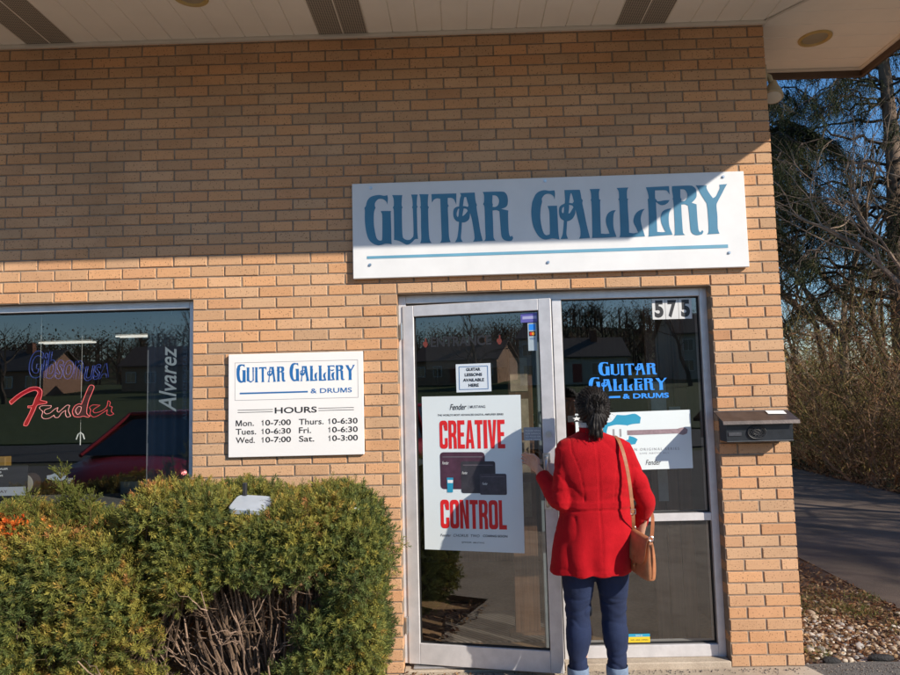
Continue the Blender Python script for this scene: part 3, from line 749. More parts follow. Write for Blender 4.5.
gg('lettering', [(GUI, -3.167, -2.882, 1.650, 1.757), (GAL, -2.858, -2.478, 1.650, 1.757)], Y2, M['printblue'], hs)
line(None, (-3.148, 1.588), (-2.753, 1.589), .009, Y2, M['printblue'], hs)
text('drums_lettering', '& DRUMS', -2.737, -2.498, 1.579, 1.607, Y2, M['printblue'], hs, off=.014)
text('hours_heading', 'HOURS', -2.945, -2.702, 1.468, 1.503, Y2, M['ink'], hs, off=.018)
for a, b in ((-3.160, -2.956), (-2.692, -2.488)):
    line(None, (a, 1.492), (b, 1.492), .003, Y2, M['ink'], hs); line(None, (a, 1.479), (b, 1.479), .003, Y2, M['ink'], hs)
rows = [('Mon.', '10-7:00', 'Thurs.', '10-6:30'), ('Tues.', '10-6:30', 'Fri.', '10-6:30'), ('Wed.', '10-7:00', 'Sat.', '10-3:00')]
wid = {'Mon.': .105, 'Tues.': .118, 'Wed.': .110, 'Thurs.': .143, 'Fri.': .070, 'Sat.': .088}
for i, rw in enumerate(rows):
    zb = 1.400-i*.0485
    for t_, xa in ((rw[0], -3.171), (rw[2], -2.806)): text('day', t_, xa, xa+wid[t_], zb, zb+.034, Y2, M['ink'], hs, off=.012)
    for t_, xa in ((rw[1], -3.022), (rw[3], -2.637)): text('opening_time', t_, xa, xa+.170, zb, zb+.033, Y2, M['ink'], hs, off=.018)

# ------------------------------------------------------------------ things on the door glass
yg = .017     # outer face of the glass in door coordinates (poster is taped inside, shown in front of the pane by a hair)
yi = .030
def dthing(name, u, z, label, cat, group=None): 
    p = TD @ Vector((u, yi, z)); return thing(name, tuple(p), label, cat, group)
def rsq(x0, x1, z0, z1, rx, rz):
    o_ = []
    for cx, cz, a in ((x1-rx, z0+rz, -90), (x1-rx, z1-rz, 0), (x0+rx, z1-rz, 90), (x0+rx, z0+rz, 180)):
        for k in range(5): an = R(a+22.5*k); o_.append((cx+rx*math.cos(an), cz+rz*math.sin(an)))
    return o_
s_, h_ = .36, .15
BLK = {'O': (1, [[rsq(0,1,0,1,.36,.13), rsq(s_,1-s_,h_,1-h_,.12,.05)]]), 'I': (.42, [[[(0,0),(1,0),(1,1),(0,1)]]]),
 'E': (.86, [[[(0,0),(1,0),(1,h_),(.44,h_),(.44,.43),(.9,.43),(.9,.57),(.44,.57),(.44,1-h_),(1,1-h_),(1,1),(0,1)]]]), 'L': (.84, [[[(0,0),(1,0),(1,h_),(.44,h_),(.44,1),(0,1)]]]),
 'T': (.92, [[[(.3,0),(.7,0),(.7,1-h_),(1,1-h_),(1,1),(0,1),(0,1-h_),(.3,1-h_)]]]), 'V': (1.0, [[[(.3,0),(.7,0),(1,1),(.64,1),(.5,.28),(.36,1),(0,1)]]]),
 'A': (1.02, [[[(0,0),(.34,0),(.385,.20),(.615,.20),(.66,0),(1,0),(.70,1),(.30,1)], [(.41,.33),(.59,.33),(.5,.80)]]]), 'N': (1.0, [[[(0,0),(.34,0),(.34,.60),(.62,0),(1,0),(1,1),(.66,1),(.66,.42),(.38,1),(0,1)]]]),
 'C': (.98, [[[p for p in rsq(0,1,0,1,.36,.13) if not False]]]), 'R': (.98, [[[(0,0),(.38,0),(.38,.42),(.50,.42),(.60,.36),(.62,.0),(1,0),(.98,.34),(.86,.47),(.97,.58),(1,.86),(.86,.97),(.62,1),(0,1)], [(.38,.56),(.38,.86),(.56,.86),(.63,.80),(.63,.62),(.56,.56)]]])}
oc = rsq(0,1,0,1,.36,.13); ic = rsq(s_,1-s_,h_,1-h_,.12,.05)
lo_ = [p for p in oc if p[1] < .36]; hi__ = [p for p in oc if p[1] > .64]; li = [p for p in ic if p[1] < .5]; hi_i = [p for p in ic if p[1] > .5]
ol = sorted([p for p in oc if p[0] <= .5], key=lambda p: -p[1]); orb = sorted([p for p in oc if p[0] > .5 and p[1] < .5], key=lambda p: p[1]); ort = sorted([p for p in oc if p[0] > .5 and p[1] > .5], key=lambda p: p[1])
il = sorted([p for p in ic if p[0] <= .5], key=lambda p: p[1]); irb = sorted([p for p in ic if p[0] > .5 and p[1] < .5], key=lambda p: -p[1]); irt = sorted([p for p in ic if p[0] > .5 and p[1] > .5], key=lambda p: -p[1])
BLK['C'] = (.98, [[ol+orb+[(1,.38),(1-s_,.38)]+irb+il+irt[::-1][::-1][::-1]+[(1-s_,.64),(1,.64)]+ort]])
def block(name, word, x0, x1, z0, z1):
    tot = sum(BLK[c][0] for c in word)+.10*(len(word)-1); k = (x1-x0)/tot; x = x0; P = []
    for c in word:
        w_ = BLK[c][0]*k
        for L in BLK[c][1]: P.append([[(x+p[0]*w_, z0+p[1]*(z1-z0)) for p in q] for q in L])
        x += w_+.10*k
    return flat(name, P, M['red'], YP, po, TD)
po = dthing('poster', .387, .66, 'large white poster reading CREATIVE CONTROL in red on the door glass', 'poster')
YP = .0165
mb = MB(); mb.T = TD; mb.add([(.097,YP+.0012,.667),(.673,YP+.0012,.660),(.679,YP+.0012,1.541),(.098,YP+.0012,1.543)], [(0,1,2,3)]); mb.add([(.097,YP+.0018,.667),(.673,YP+.0018,.660),(.679,YP+.0018,1.541),(.098,YP+.0018,1.543)], [(3,2,1,0)]); mb.build('sheet', M['posterwhite'], po)
block('red_heading', 'CREATIVE', .201, .583, 1.240, 1.402)
block('red_heading', 'CONTROL', .196, .578, .788, .950)
text('script_logo', 'Fender', .265, .365, 1.462, 1.496, YP, M['ink'], po, TD, shear=.35, off=.01)
line(None, (.376, 1.466), (.376, 1.488), .0015, YP, M['ink'], po, T=TD)
text('small_print', 'MUSTANG', .385, .475, 1.471, 1.486, YP, M['ink'], po, TD)
text('small_print', "THE WORLD'S MOST ADVANCED DIGITAL AMPLIFIER SERIES", .192, .578, 1.428, 1.439, YP, M['ink'], po, TD, off=.01)
text('small_print', 'Fender  CHORUS  TWO', .193, .42, .742, .757, YP, M['ink'], po, TD, shear=.2)
text('small_print', 'COMING SOON', .44, .579, .744, .757, YP, M['ink'], po, TD, off=.02)
text('small_print', '@FENDER  #MUSTANG', .315, .447, .706, .716, YP, M['ink'], po, TD)
AM = [M_ for M_ in (mat('amp_maroon', (.065,.025,.045), .5, var=.3, scale=20), mat('amp_charcoal', (.035,.033,.042), .5, var=.3, scale=20))]
def rr(x0, x1, z0, z1, r):
    o_ = []
    for cx, cz, a in ((x1-r, z0+r, -90), (x1-r, z1-r, 0), (x0+r, z1-r, 90), (x0+r, z0+r, 180)):
        for k in range(4): an = R(a+30*k); o_.append((cx+r*math.cos(an), cz+r*math.sin(an)))
    return o_
def ppoly(name, L, m, y, par): return flat(name, L, m, y, par, TD)
ppoly('amplifier_picture', [[rr(.200, .463, 1.010, 1.220, .02)]], AM[0], YP, po)
ppoly('amplifier_picture', [[rr(.322, .522, .988, 1.168, .012)]], AM[1], YP-.0003, po)
ppoly('amplifier_picture', [[rr(.430, .584, .980, 1.098, .008)]], mat('amp_grey', (.055,.05,.062), .5, var=.3, scale=30), YP-.0006, po)
for a in ((.215,.448,1.19,1.196), (.335,.508,1.144,1.149), (.44,.575,1.08,1.084)): ppoly('amplifier_trim', [[[(a[0],a[2]),(a[1],a[2]),(a[1],a[3]),(a[0],a[3])]]], mat('amp_trim', (.13,.11,.13), .4, var=0), YP-.0009, po)
text('script_logo', 'Fender', .212, .252, 1.150, 1.168, YP-.0009, M['paper'], po, TD, shear=.35)
text('script_logo', 'Fender', .328, .360, 1.095, 1.110, YP-.0009, M['paper'], po, TD, shear=.35)
text('script_logo', 'Fender', .445, .475, 1.035, 1.049, YP-.0009, M['paper'], po, TD, shear=.35)
ppoly('blue_cup_picture', [[[(.240,.992),(.272,.992),(.276,1.075),(.238,1.075)]]], M['teal'], YP-.0012, po)
ppoly('blue_cup_picture', [[[(.243,1.045),(.273,1.045),(.2745,1.062),(.242,1.062)]]], M['paper'], YP-.0015, po)

le = dthing('notice', .41, 1.56, 'small white GUITAR LESSONS AVAILABLE HERE notice above the red and white poster', 'notice')
mb = MB(); mb.T = TD; mb.add([(.308,YP+.0012,1.563),(.513,YP+.0012,1.565),(.512,YP+.0012,1.727),(.307,YP+.0012,1.726)], [(0,1,2,3)]); mb.build('sheet', mat('notice_paper', (.66,.72,.78), .5, var=.02), le)
b0 = [(.325,1.578),(.496,1.578),(.496,1.712),(.325,1.712)]; e = .003
ppoly('border_line', [[b0, [(.325+e,1.578+e),(.325+e,1.712-e),(.496-e,1.712-e),(.496-e,1.578+e)]]], M['printblue'], YP, le)
for i, (t_, hw) in enumerate((('GUITAR', .042), ('LESSONS', .051), ('AVAILABLE', .062), ('HERE', .030))):
    zc = 1.694-i*.0305; text('lettering', t_, .4105-hw, .4105+hw, zc-.009, zc+.009, YP, M['ink'], le, TD, off=.03)

en = dthing('entrance_lettering', .34, 1.83, 'black ENTRANCE lettering between two small red guitar marks on the door glass', 'lettering')
text('lettering', 'ENTRANCE', .160, .522, 1.831, 1.890, YP, M['ink'], en, TD, off=.035)
dr = mat('dull_red', (.16,.03,.02), .6, var=.1)
gt = [(0,.35),(.3,0),(.6,0),(.85,.3),(.75,.55),(.62,.6),(.62,.9),(.55,1.0),(.45,1.0),(.38,.9),(.38,.6),(.1,.6)]
for x in (.112, .552): ppoly('guitar_mark', [[[(x+p[0]*.036, 1.832+p[1]*.055) for p in gt]]], dr, YP, en)

st = dthing('card_sticker', .74, 1.95, 'purple and white strip sticker in the top right corner of the door glass', 'sticker', None)
ppoly('purple_sticker', [[[(.695,1.951),(.789,1.952),(.789,2.006),(.695,2.002)]]], mat('sticker_purple', (.13,.12,.42), .4, var=.05), YP, st)
ppoly('sticker_band', [[[(.705,1.970),(.785,1.971),(.785,1.988),(.705,1.986)]]], mat('sticker_lilac', (.42,.42,.66), .4, var=.05), YP-.0004, st)
s2 = dthing('payment_sticker', .757, 1.79, 'tall pale payment card sticker below the purple sticker on the door', 'sticker')
ppoly('sheet', [[[(.733,1.789),(.783,1.789),(.783,1.947),(.733,1.947)]]], mat('sticker_paper', (.42,.50,.55), .4, var=.05), YP, s2)
ppoly('blue_card_mark', [[[(.739,1.906),(.777,1.906),(.777,1.940),(.739,1.940)]]], M['vinylblue'], YP-.0004, s2)
ppoly('dark_card_mark', [[[(.739,1.872),(.777,1.872),(.777,1.899),(.739,1.899)]]], M['ink'], YP-.0004, s2)
for cx, cl in ((.752, (.75,.03,.02)), (.764, (.85,.35,.02))):
    ppoly('round_mark', [[[(cx+.0095*math.cos(k*PI/6), 1.8855+.0095*math.sin(k*PI/6)) for k in range(12)]]], mat('mark', cl, .4, var=0), YP-.0006-(cx > .76)*.0002, s2)
text('small_print', 'VISA', .742, .774, 1.852, 1.862, YP-.0004, M['printblue'], s2, TD, shear=.2, off=.02)
pp = dthing('push_plate', .74, 1.28, 'small clear engraved plate beside the door lock', 'plate')
ppoly('sheet', [[rr(.690, .793, 1.283, 1.357, .005)]], mat('plate_grey', (.30,.31,.33), .35, var=.1, scale=30), YP, pp)
for i in range(4): text('small_print', ('PLEASE RING', 'FOR SERVICE', 'NO FOOD OR', 'DRINK INSIDE')[i], .700, .783, 1.342-i*.0165-.008, 1.342-i*.0165, YP-.0004, M['paper'], pp, TD)

# ------------------------------------------------------------------ on the sidelight glass (y = .102)
YS = YD+.019
nu = thing('street_number', (-.6, YS, 1.965), 'black house number 575 on three pale tiles in the top corner of the glass', 'number sign')
tm = mat('number_tile', (.62,.62,.61), .35, var=.08, scale=12)
for i, d_ in enumerate('575'):
    xa = -.717+i*.0785; flat('tile', [[[(xa,1.966),(xa+.0765,1.966),(xa+.0765,2.088),(xa,2.088)]]], tm, YS, nu)
    text('digit', d_, xa+.013, xa+.066, 1.976, 2.080, YS-.0006, M['ink'], nu, off=.05)
dc = thing('window_lettering', (-.88, YS, 1.5), 'bright blue GUITAR GALLERY & DRUMS lettering on the sidelight glass', 'lettering')
gg('shop_name', [(GUI, -1.052, -.708, 1.640, 1.720), (GAL, -1.112, -.652, 1.548, 1.632)], YS, M['vinylblue'], dc, small=.84)
line(None, (-1.105, 1.512), (-.93, 1.513), .012, YS, M['vinylblue'], dc)
text('drums_lettering', '& DRUMS', -.916, -.645, 1.501, 1.531, YS, M['vinylblue'], dc, off=.03)
gp = thing('guitar_poster', (-.78, YS+.004, 1.08), 'pale poster with a teal guitar lying on its side in the sidelight window', 'poster')
YG = YS
flat('sheet', [[[(-1.20,1.082),(-.526,1.088),(-.524,1.428),(-1.20,1.420)]]], M['posterwhite'], YG+.001, gp)
# guitar body, two-horned solid body seen from the front, neck to the right
gb = smoothpoly([(-1.13,1.30),(-1.12,1.36),(-1.07,1.385),(-1.02,1.365),(-.985,1.372),(-.955,1.408),(-.905,1.405),(-.85,1.412),(-.815,1.39),(-.822,1.355),(-.865,1.352),(-.895,1.345),(-.905,1.315),(-.895,1.285),(-.86,1.275),(-.84,1.262),(-.855,1.235),(-.91,1.232),(-.965,1.240),(-1.01,1.222),(-1.07,1.215),(-1.115,1.24)], 4)
flat('guitar_body_picture', [[gb]], M['teal'], YG, gp)
flat('pickguard_picture', [[smoothpoly([(-1.02,1.30),(-1.0,1.25),(-.95,1.248),(-.895,1.262),(-.885,1.31),(-.90,1.345),(-.96,1.35),(-1.01,1.34)], 3)]], M['posterwhite'], YG-.0004, gp)
nk = mat('guitar_neck_print', (.28,.20,.22), .5, var=.2, scale=60)
flat('neck_picture', [[[(-.90,1.288),(-.60,1.292),(-.60,1.318),(-.90,1.316)]]], nk, YG-.0008, gp)
flat('headstock_picture', [[smoothpoly([(-.60,1.290),(-.575,1.282),(-.55,1.290),(-.545,1.312),(-.565,1.326),(-.60,1.320)], 2)]], nk, YG-.0008, gp)
for x in (-.985, -.945): flat('pickup_picture', [[[(x,1.280),(x+.012,1.280),(x+.012,1.325),(x,1.325)]]], M['inkgrey'], YG-.0008, gp)
text('small_print', 'AMERICAN ORIGINAL SERIES', -.985, -.60, 1.196, 1.211, YG, M['inkgrey'], gp, space=1.4)
text('small_print', 'LIVE ABOVE ALL', -.83, -.66, 1.176, 1.185, YG, M['inkgrey'], gp, space=1.3)
text('script_logo', 'Fender', -.80, -.71, 1.112, 1.142, YG, M['ink'], gp, shear=.35)
ys_ = thing('window_sticker', (-.885, YS, .105), 'yellow and blue sticker low on the sidelight glass beside the leg', 'sticker')
flat('yellow_band', [[[(-.948,.108),(-.823,.109),(-.823,.140),(-.948,.140)]]], mat('sticker_yellow', (.78,.55,.03), .4, var=.05), YS, ys_)
flat('blue_band', [[[(-.948,.140),(-.823,.140),(-.823,.157),(-.948,.157)]]], mat('sticker_blue', (.03,.32,.50), .4, var=.05), YS, ys_)
text('small_print', 'WE ARE OPEN', -.935, -.835, .119, .127, YS-.0005, M['ink'], ys_)
text('small_print', 'SALE', -.905, -.865, .144, .152, YS-.0005, M['posterwhite'], ys_)
ds = thing('small_window_sticker', (-1.18, YS, 1.35), 'small black sticker with a white star mark low on the glass by the hair', 'sticker')
flat('sheet', [[[(-1.245,1.372),(-1.14,1.373),(-1.14,1.41),(-1.245,1.41)]]], M['ink'], YS, ds)
star = [(-1.192+.016*math.cos(PI/2+k*PI/5)*(1 if k % 2 == 0 else .42)*1.6, 1.391+.015*math.sin(PI/2+k*PI/5)*(1 if k % 2 == 0 else .42)) for k in range(10)]
flat('white_mark', [[star]], M['paper'], YS-.0005, ds)

# ------------------------------------------------------------------ mailbox
mbx = thing('mailbox', (-.216, 0, 1.25), 'black wall mailbox with sloping lid on the brick pier', 'mailbox')
mm = mat('mailbox_black', (.022,.026,.032), .38, .2, var=.25, scale=25, bump=.12, bscale=160)
b = MB(); XL, XR_ = -.398, -.030
b.add([(XL,-.001,1.255),(XR_,-.001,1.255),(XR_,-.098,1.250),(XL,-.098,1.250),(XL,-.001,1.405),(XR_,-.001,1.405),(XR_,-.105,1.352),(XL,-.105,1.352)], [(0,3,2,1),(4,5,6,7),(3,7,6,2),(0,4,7,3),(1,2,6,5),(0,1,5,4)])
b.tube([(XL,-.100,1.252),(XR_,-.100,1.252)], .004, 8)
b.build('body', mm, mbx)
lm_ = mat('mailbox_lid', (.075,.055,.048), .42, .3, var=.3, scale=18, bump=.15, bscale=120)
b = MB(); x0, x1 = -.427, -.006
b.add([(x0,-.003,1.412),(x1,-.003,1.412),(x1,-.135,1.362),(x0,-.135,1.362),(x0,-.003,1.417),(x1,-.003,1.417),(x1,-.135,1.367),(x0,-.135,1.367),(x0,-.140,1.348),(x1,-.140,1.348),(x0,-.135,1.348),(x1,-.135,1.348)],
      [(4,5,6,7),(0,3,2,1),(7,6,9,8),(3,10,11,2),(8,9,11,10),(0,4,7,3),(1,2,6,5),(3,7,8,10),(2,11,9,6)])
b.tube([(x0,-.004,1.416),(x1,-.004,1.416)], .0045, 8); b.build('lid', lm_, mbx)
b = MB(); cx, cz, yy_ = -.232, 1.302, -.107
b.tube([(cx+.050*math.cos(k*PI/16), yy_, cz+.036*math.sin(k*PI/16)) for k in range(32)], .0030, 6, closed=True)
b.tube([(cx+.020*math.cos(k*PI/10), yy_, cz+.013*math.sin(k*PI/10)) for k in range(20)], .0022, 6, closed=True)
for k in range(12):
    a = k*PI/6; px_, pz_ = cx+.036*math.cos(a), cz+.0215*math.sin(a)
    b.tube([(px_+.0085*math.cos(q*PI/5), yy_, pz_+.0065*math.sin(q*PI/5)) for q in range(10)], .0020, 5, closed=True)
for k in range(4): a = k*PI/4; b.tube([(cx+.018*math.cos(a), yy_, cz+.012*math.sin(a)), (cx-.018*math.cos(a), yy_, cz-.012*math.sin(a))], .0018, 5)
b.build('emblem', M['ink'], mbx)
b = MB(); b.box((-.388,-.1045,1.283),(-.315,-.100,1.303), .001); b.build('name_plate', mat('plate_dark', (.10,.10,.11), .3, .5, var=.2, scale=60), mbx)
lt = MB(); lt.T = Matrix.Translation((-.09, -.05, 1.4015)) @ Matrix.Rotation(R(20.7), 4, 'X') @ Matrix.Rotation(R(-3), 4, 'Z')
lt.box((-.052, -.012, .000), (.050, .032, .003), .001); o = lt.build('letter', M['paper']); meta(o, 'white envelope lying on top of the black mailbox lid', 'letter')

# ------------------------------------------------------------------ recessed soffit lights and the flood lamp
for (x, y), lb in (((.422, .213), 'round recessed soffit light near the roof corner over the side path'), ((-3.275, -.455), 'round recessed soffit light at the top edge over the hours sign')):
    t = thing('soffit_light', (x, y, ZS), lb, 'ceiling light', 'recessed lights in the soffit')
    ring = []; b = MB(); N_ = 32
    for r_, z_ in ((.098, -.001), (.096, -.010), (.082, -.012), (.072, -.002), (.070, .02)): ring.append([(x+r_*math.cos(2*PI*k/N_), y+r_*math.sin(2*PI*k/N_), ZS+z_) for k in range(N_)])
    b.add([p for q in ring for p in q], [(i*N_+k, i*N_+(k+1) % N_, (i+1)*N_+(k+1) % N_, (i+1)*N_+k) for i in range(4) for k in range(N_)])
    b.build('ring', mat('yellowed_plastic', (.52,.37,.14), .45, var=.1), t, smooth=True, angle=40)
    b = MB(); b.add([(x+.072*math.cos(2*PI*k/N_), y+.072*math.sin(2*PI*k/N_), ZS-.003) for k in range(N_)]+[(x, y, ZS-.010)], [(k, (k+1) % N_, N_) for k in range(N_)]); b.build('lens', mat('lens_grey', (.36,.31,.22), .3, var=.05), t, smooth=True)
fl = thing('flood_lamp', (.0, .08, 3.43), 'small beige flood lamp on the side wall under the roof corner', 'lamp')
bm_ = mat('lamp_beige', (.42,.33,.20), .5, var=.1)
b = MB(); b.box((.003, .04, 3.38), (.026, .12, 3.49), .004); b.tube([(.026,.08,3.44),(.055,.08,3.43),(.072,.08,3.36)], .016, 8); b.build('bracket', bm_, fl)
b = MB(); T_ = Matrix.Translation((.074, .08, 3.370)) @ Matrix.Rotation(R(162), 4, 'X') @ Matrix.Rotation(R(-12), 4, 'Y')
b.T = T_; b.loft([((0,0,-.03), .022, .022), ((0,0,0), .03, .03), ((0,0,.05), .052, .052), ((0,0,.085), .060, .060), ((0,0,.09), .056, .056)], 20); b.build('lamp_head', bm_, fl, smooth=True, angle=40)
b = MB(); b.T = T_; b.tube([(0,0,.088),(0,0,.0925)], .050, 20); b.build('lens', mat('lamp_lens', (.6,.6,.55), .2, var=0), fl)

# pale plate on a stake, half buried in the shrub
pl = thing('plate_marker', (-2.955, -.40, -.05), 'pale blue grey plate on a black stake sticking out of the shrub top', 'marker')
b = MB(); b.box((-2.945,-.60,-.05),(-2.925,-.58,1.150), .003); b.build('stake', M['ink'], pl)
b = MB(); b.T = Matrix.Translation((-2.880, -.66, 1.055)) @ Matrix.Rotation(R(14), 4, 'X') @ Matrix.Rotation(R(5), 4, 'Y')
b.loft([((0,0,-.012), .090, .085, (1,0,0), (0,1,0), .35), ((0,0,.010), .090, .085, (1,0,0), (0,1,0), .35), ((0,0,.013), .086, .081, (1,0,0), (0,1,0), .35)], 32)
b.build('plate', mat('pale_plate', (.36,.40,.45), .4, var=.1), pl)

# ------------------------------------------------------------------ neon signs and lettering in the display window
def closed_tube(name, pts, r_, m, y, parent):
    L = smoothpoly([(x/1000, z/1000) for x, z in pts], 4, 75)
    b = MB(); b.tube([(x, y, z) for x, z in L], r_, 6, closed=True); return b.build(name, m, parent, smooth=True)
n1 = thing('neon_sign', (-4.35, .17, 1.4), 'lit red and white neon Fender script hanging inside the display window', 'neon sign')
er_ = emis('neon_pink', (.85,.14,.15), .50); e2 = emis('neon_white_pink', (.85,.34,.33), .38); e3 = emis('neon_dim_red', (.6,.05,.07), .5)
for k_, m_ in (('F', er_), ('en', e2), ('d', er_), ('di', e2), ('er', e3)): closed_tube('neon_tube', NEON[k_], .0022, m_, .165, n1)
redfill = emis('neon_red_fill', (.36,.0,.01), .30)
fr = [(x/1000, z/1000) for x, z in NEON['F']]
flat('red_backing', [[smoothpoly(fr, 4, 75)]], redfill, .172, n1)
flat('red_backing', [[smoothpoly([(x/1000, z/1000) for x, z in NEON['d']], 4, 75)]], mat('dark_backing', (.08,.01,.015), .4, var=0), .172, n1)
for x in (-4.45,):
    b = MB(); b.tube([(x, .19, 1.55), (x, .19, 2.2)], .0012, 4); b.build('hanging_chain', M['steel'], n1)
n2 = thing('neon_sign', (-4.3, .25, 1.75), 'dim blue unlit neon outline lettering above the red neon script', 'neon sign')
bl = emis('neon_blue', (.03,.05,.24), .20)  # faint glow put into tubes that are close to unlit
def neon_text(body, x0, x1, z0, z1, y, tilt, sh):
    V, F = textmesh(body, shear=sh, off=.02)
    me = bpy.data.meshes.new('n'); me.from_pydata(V.tolist(), [], F); me.update()
    # boundary edges become tubes
    cnt = {}
    for p in me.polygons:
        for ek in p.edge_keys: cnt[ek] = cnt.get(ek, 0)+1
    ed = [e_ for e_, c in cnt.items() if c == 1]
    mn = V.min(0); mx = V.max(0); b = MB()
    adj = {}
    for a_, c_ in ed: adj.setdefault(a_, []).append(c_); adj.setdefault(c_, []).append(a_)
    seen = set()
    for s_ in adj:
        if s_ in seen: continue
        ch = [s_]; seen.add(s_); cur = s_
        while True:
            nx_ = [q for q in adj[cur] if q not in seen]
            if not nx_: break
            cur = nx_[0]; seen.add(cur); ch.append(cur)
        if len(ch) > 3:
            P = []
            for q in ch:
                u = (V[q, 0]-mn[0])/(mx[0]-mn[0]); w_ = (V[q, 1]-mn[1])/(mx[1]-mn[1])
                P.append((x0+(x1-x0)*u, y, z0+(z1-z0)*w_+tilt*(u-.5)))
            b.tube(P, .0030, 5, closed=True)
    bpy.data.meshes.remove(me); return b
neon_text('Gibson', -4.56, -4.22, 1.71, 1.88, .25, -.02, .25).build('neon_tube', bl, n2, smooth=True)
neon_text('USA', -4.21, -4.06, 1.70, 1.79, .25, .02, .25).build('neon_tube', bl, n2, smooth=True)
av = thing('window_lettering', (-3.6, .08, 1.5), 'pale vertical Alvarez lettering reading up the right side of the display window', 'lettering')
fz = mat('dimmed_white_vinyl', (.12,.15,.165), .5, var=.15, scale=12)  # white lettering darkened in colour to offset the direct sun on it
text('brand_lettering', 'Alvarez', -3.665, -3.560, 1.49, 1.88, .080, fz, av, rot=90, shear=.3, off=.01)
f2 = mat('dimmed_blue_vinyl', (.08,.11,.13), .5, var=.15)
text('small_lettering', 'AUTHORIZED DEALER', -3.522, -3.497, 1.44, 1.885, .080, f2, av, rot=90, space=1.15)
# ------------------------------------------------------------------ the person at the door
PX, PY = -1.205, -.36
per = thing('person', (PX, PY, 0), 'person in a red coat and blue jeans seen from behind at the door', 'person')
skin = mat('skin', (.52,.29,.20), .5, var=.08, scale=30, Subsurface_Weight=.1)
def dens(secs, k=4):
    """interpolate loft sections (center, rx, ry)"""
    out = []
    for i in range(len(secs)-1):
        a, b = secs[max(i-1, 0)], secs[i]; c, d = secs[i+1], secs[min(i+2, len(secs)-1)]
        for q in range(k):
            t = q/k; f = lambda w, x, y, z: .5*((2*x)+(-w+y)*t+(2*w-5*x+4*y-z)*t*t+(-w+3*x-3*y+z)*t**3)
            out.append((Vector([f(a[0][m], b[0][m], c[0][m], d[0][m]) for m in range(3)]), max(.002, f(a[1], b[1], c[1], d[1])), max(.002, f(a[2], b[2], c[2], d[2]))))
    out.append((Vector(secs[-1][0]), secs[-1][1], secs[-1][2])); return out
def limb(mb, pts, rads, n=14, k=4, flatn=1.0):
    S = dens([(p, r_, r_) for p, r_ in zip(pts, rads)], k); mb.tube([s[0] for s in S], [s[1] for s in S], n)
def V3(*a): return Vector(a)
LH = V3(-1.462, -.225, 1.135)       # left palm at the pull handle
RH = V3(-.955, -.30, .80)
SL, SR = V3(-1.355, PY, 1.255), V3(-1.035, PY, 1.262)
ELB_L, ELB_R = V3(-1.372, -.40, .985), V3(-.942, -.385, 1.00)
hipL, hipR = V3(-1.29, PY, .74), V3(-1.12, PY, .74)
kneL, kneR = V3(-1.300, PY+.01, .43), V3(-1.118, PY+.015, .43)
ankL, ankR = V3(-1.315, PY-.015, .125), V3(-1.117, PY-.01, .125)
def hand(mb, wrist, dirv, side, palmn, curl, s=1.0):
    """palm + four fingers + thumb. dirv: along the palm; side: towards the thumb; palmn: out of the palm"""
    d = dirv.normalized(); sd = (side-d*side.dot(d)).normalized(); pn = (palmn-d*palmn.dot(d)-sd*palmn.dot(sd)).normalized()
    mb.loft([(wrist, .024*s, .017*s, sd, pn), (wrist+d*.02*s, .029*s, .016*s, sd, pn), (wrist+d*.05*s, .038*s, .015*s, sd, pn), (wrist+d*.078*s, .037*s, .013*s, sd, pn), (wrist+d*.088*s, .030*s, .010*s, sd, pn)], 14)
    for k, (off, ln) in enumerate(((.028, .070), (.0095, .078), (-.0095, .072), (-.027, .057))):
        p = wrist+d*.078*s+sd*off*s; a = 0; P = [p]
        for q, f in enumerate((.44, .32, .24)):
            a += curl*(1.0, 1.1, .8)[q]*(1+.08*k); P.append(P[-1]+(d*math.cos(a)+pn*math.sin(a))*ln*f*s)
        mb.tube(P, [.0085*s, .008*s, .0072*s, .006*s], 8)
    p = wrist+d*.022*s+sd*.026*s
    mb.tube([p, p+(d*.6+sd*.8).normalized()*.030*s+pn*.006, p+(d*.75+sd*.55+pn*.4).normalized()*.058*s, p+(d*.85+sd*.25+pn*.5).normalized()*.076*s], [.0115*s, .010*s, .0088*s, .007*s], 8)
B = MB()
HC = V3(-1.182, PY+.03, 1.462)     # head centre
# head: skull, jaw, face looking to +y, tilted slightly down
B.sphere(HC+V3(0, -.012, .018), .072, .088, .088, 24, 16)
B.loft([(HC+V3(0,.030,-.085), .030, .030), (HC+V3(0,.026,-.066), .046, .050), (HC+V3(0,.018,-.03), .060, .068), (HC+V3(0,.010,.02), .068, .080)], 20)
B.loft([(HC+V3(0,.086,-.028), .013, .010), (HC+V3(0,.092,-.018), .013, .014), (HC+V3(0,.084,.004), .008, .012), (HC+V3(0,.078,.022), .006, .008)], 10)
B.loft([(HC+V3(0,.078,-.056), .020, .008), (HC+V3(0,.080,-.050), .021, .010), (HC+V3(0,.078,-.044), .016, .008)], 10)
for s_ in (-1, 1):
    B.sphere(HC+V3(s_*.030, .068, .010), .013, .012, .010, 10, 8)
    B.loft([(HC+V3(s_*.070, -.006, -.026), .006, .010), (HC+V3(s_*.074, -.010, -.006), .007, .016), (HC+V3(s_*.076, -.012, .014), .006, .017), (HC+V3(s_*.073, -.008, .024), .004, .010)], 10)
    B.tube([HC+V3(s_*.045, .070, .026), HC+V3(s_*.030, .080, .030), HC+V3(s_*.012, .080, .026)], [.004, .006, .005], 8)
limb(B, [HC+V3(0,-.015,-.06), HC+V3(0,-.022,-.11), V3(PX+.012, PY, 1.28)], [.050, .047, .060])
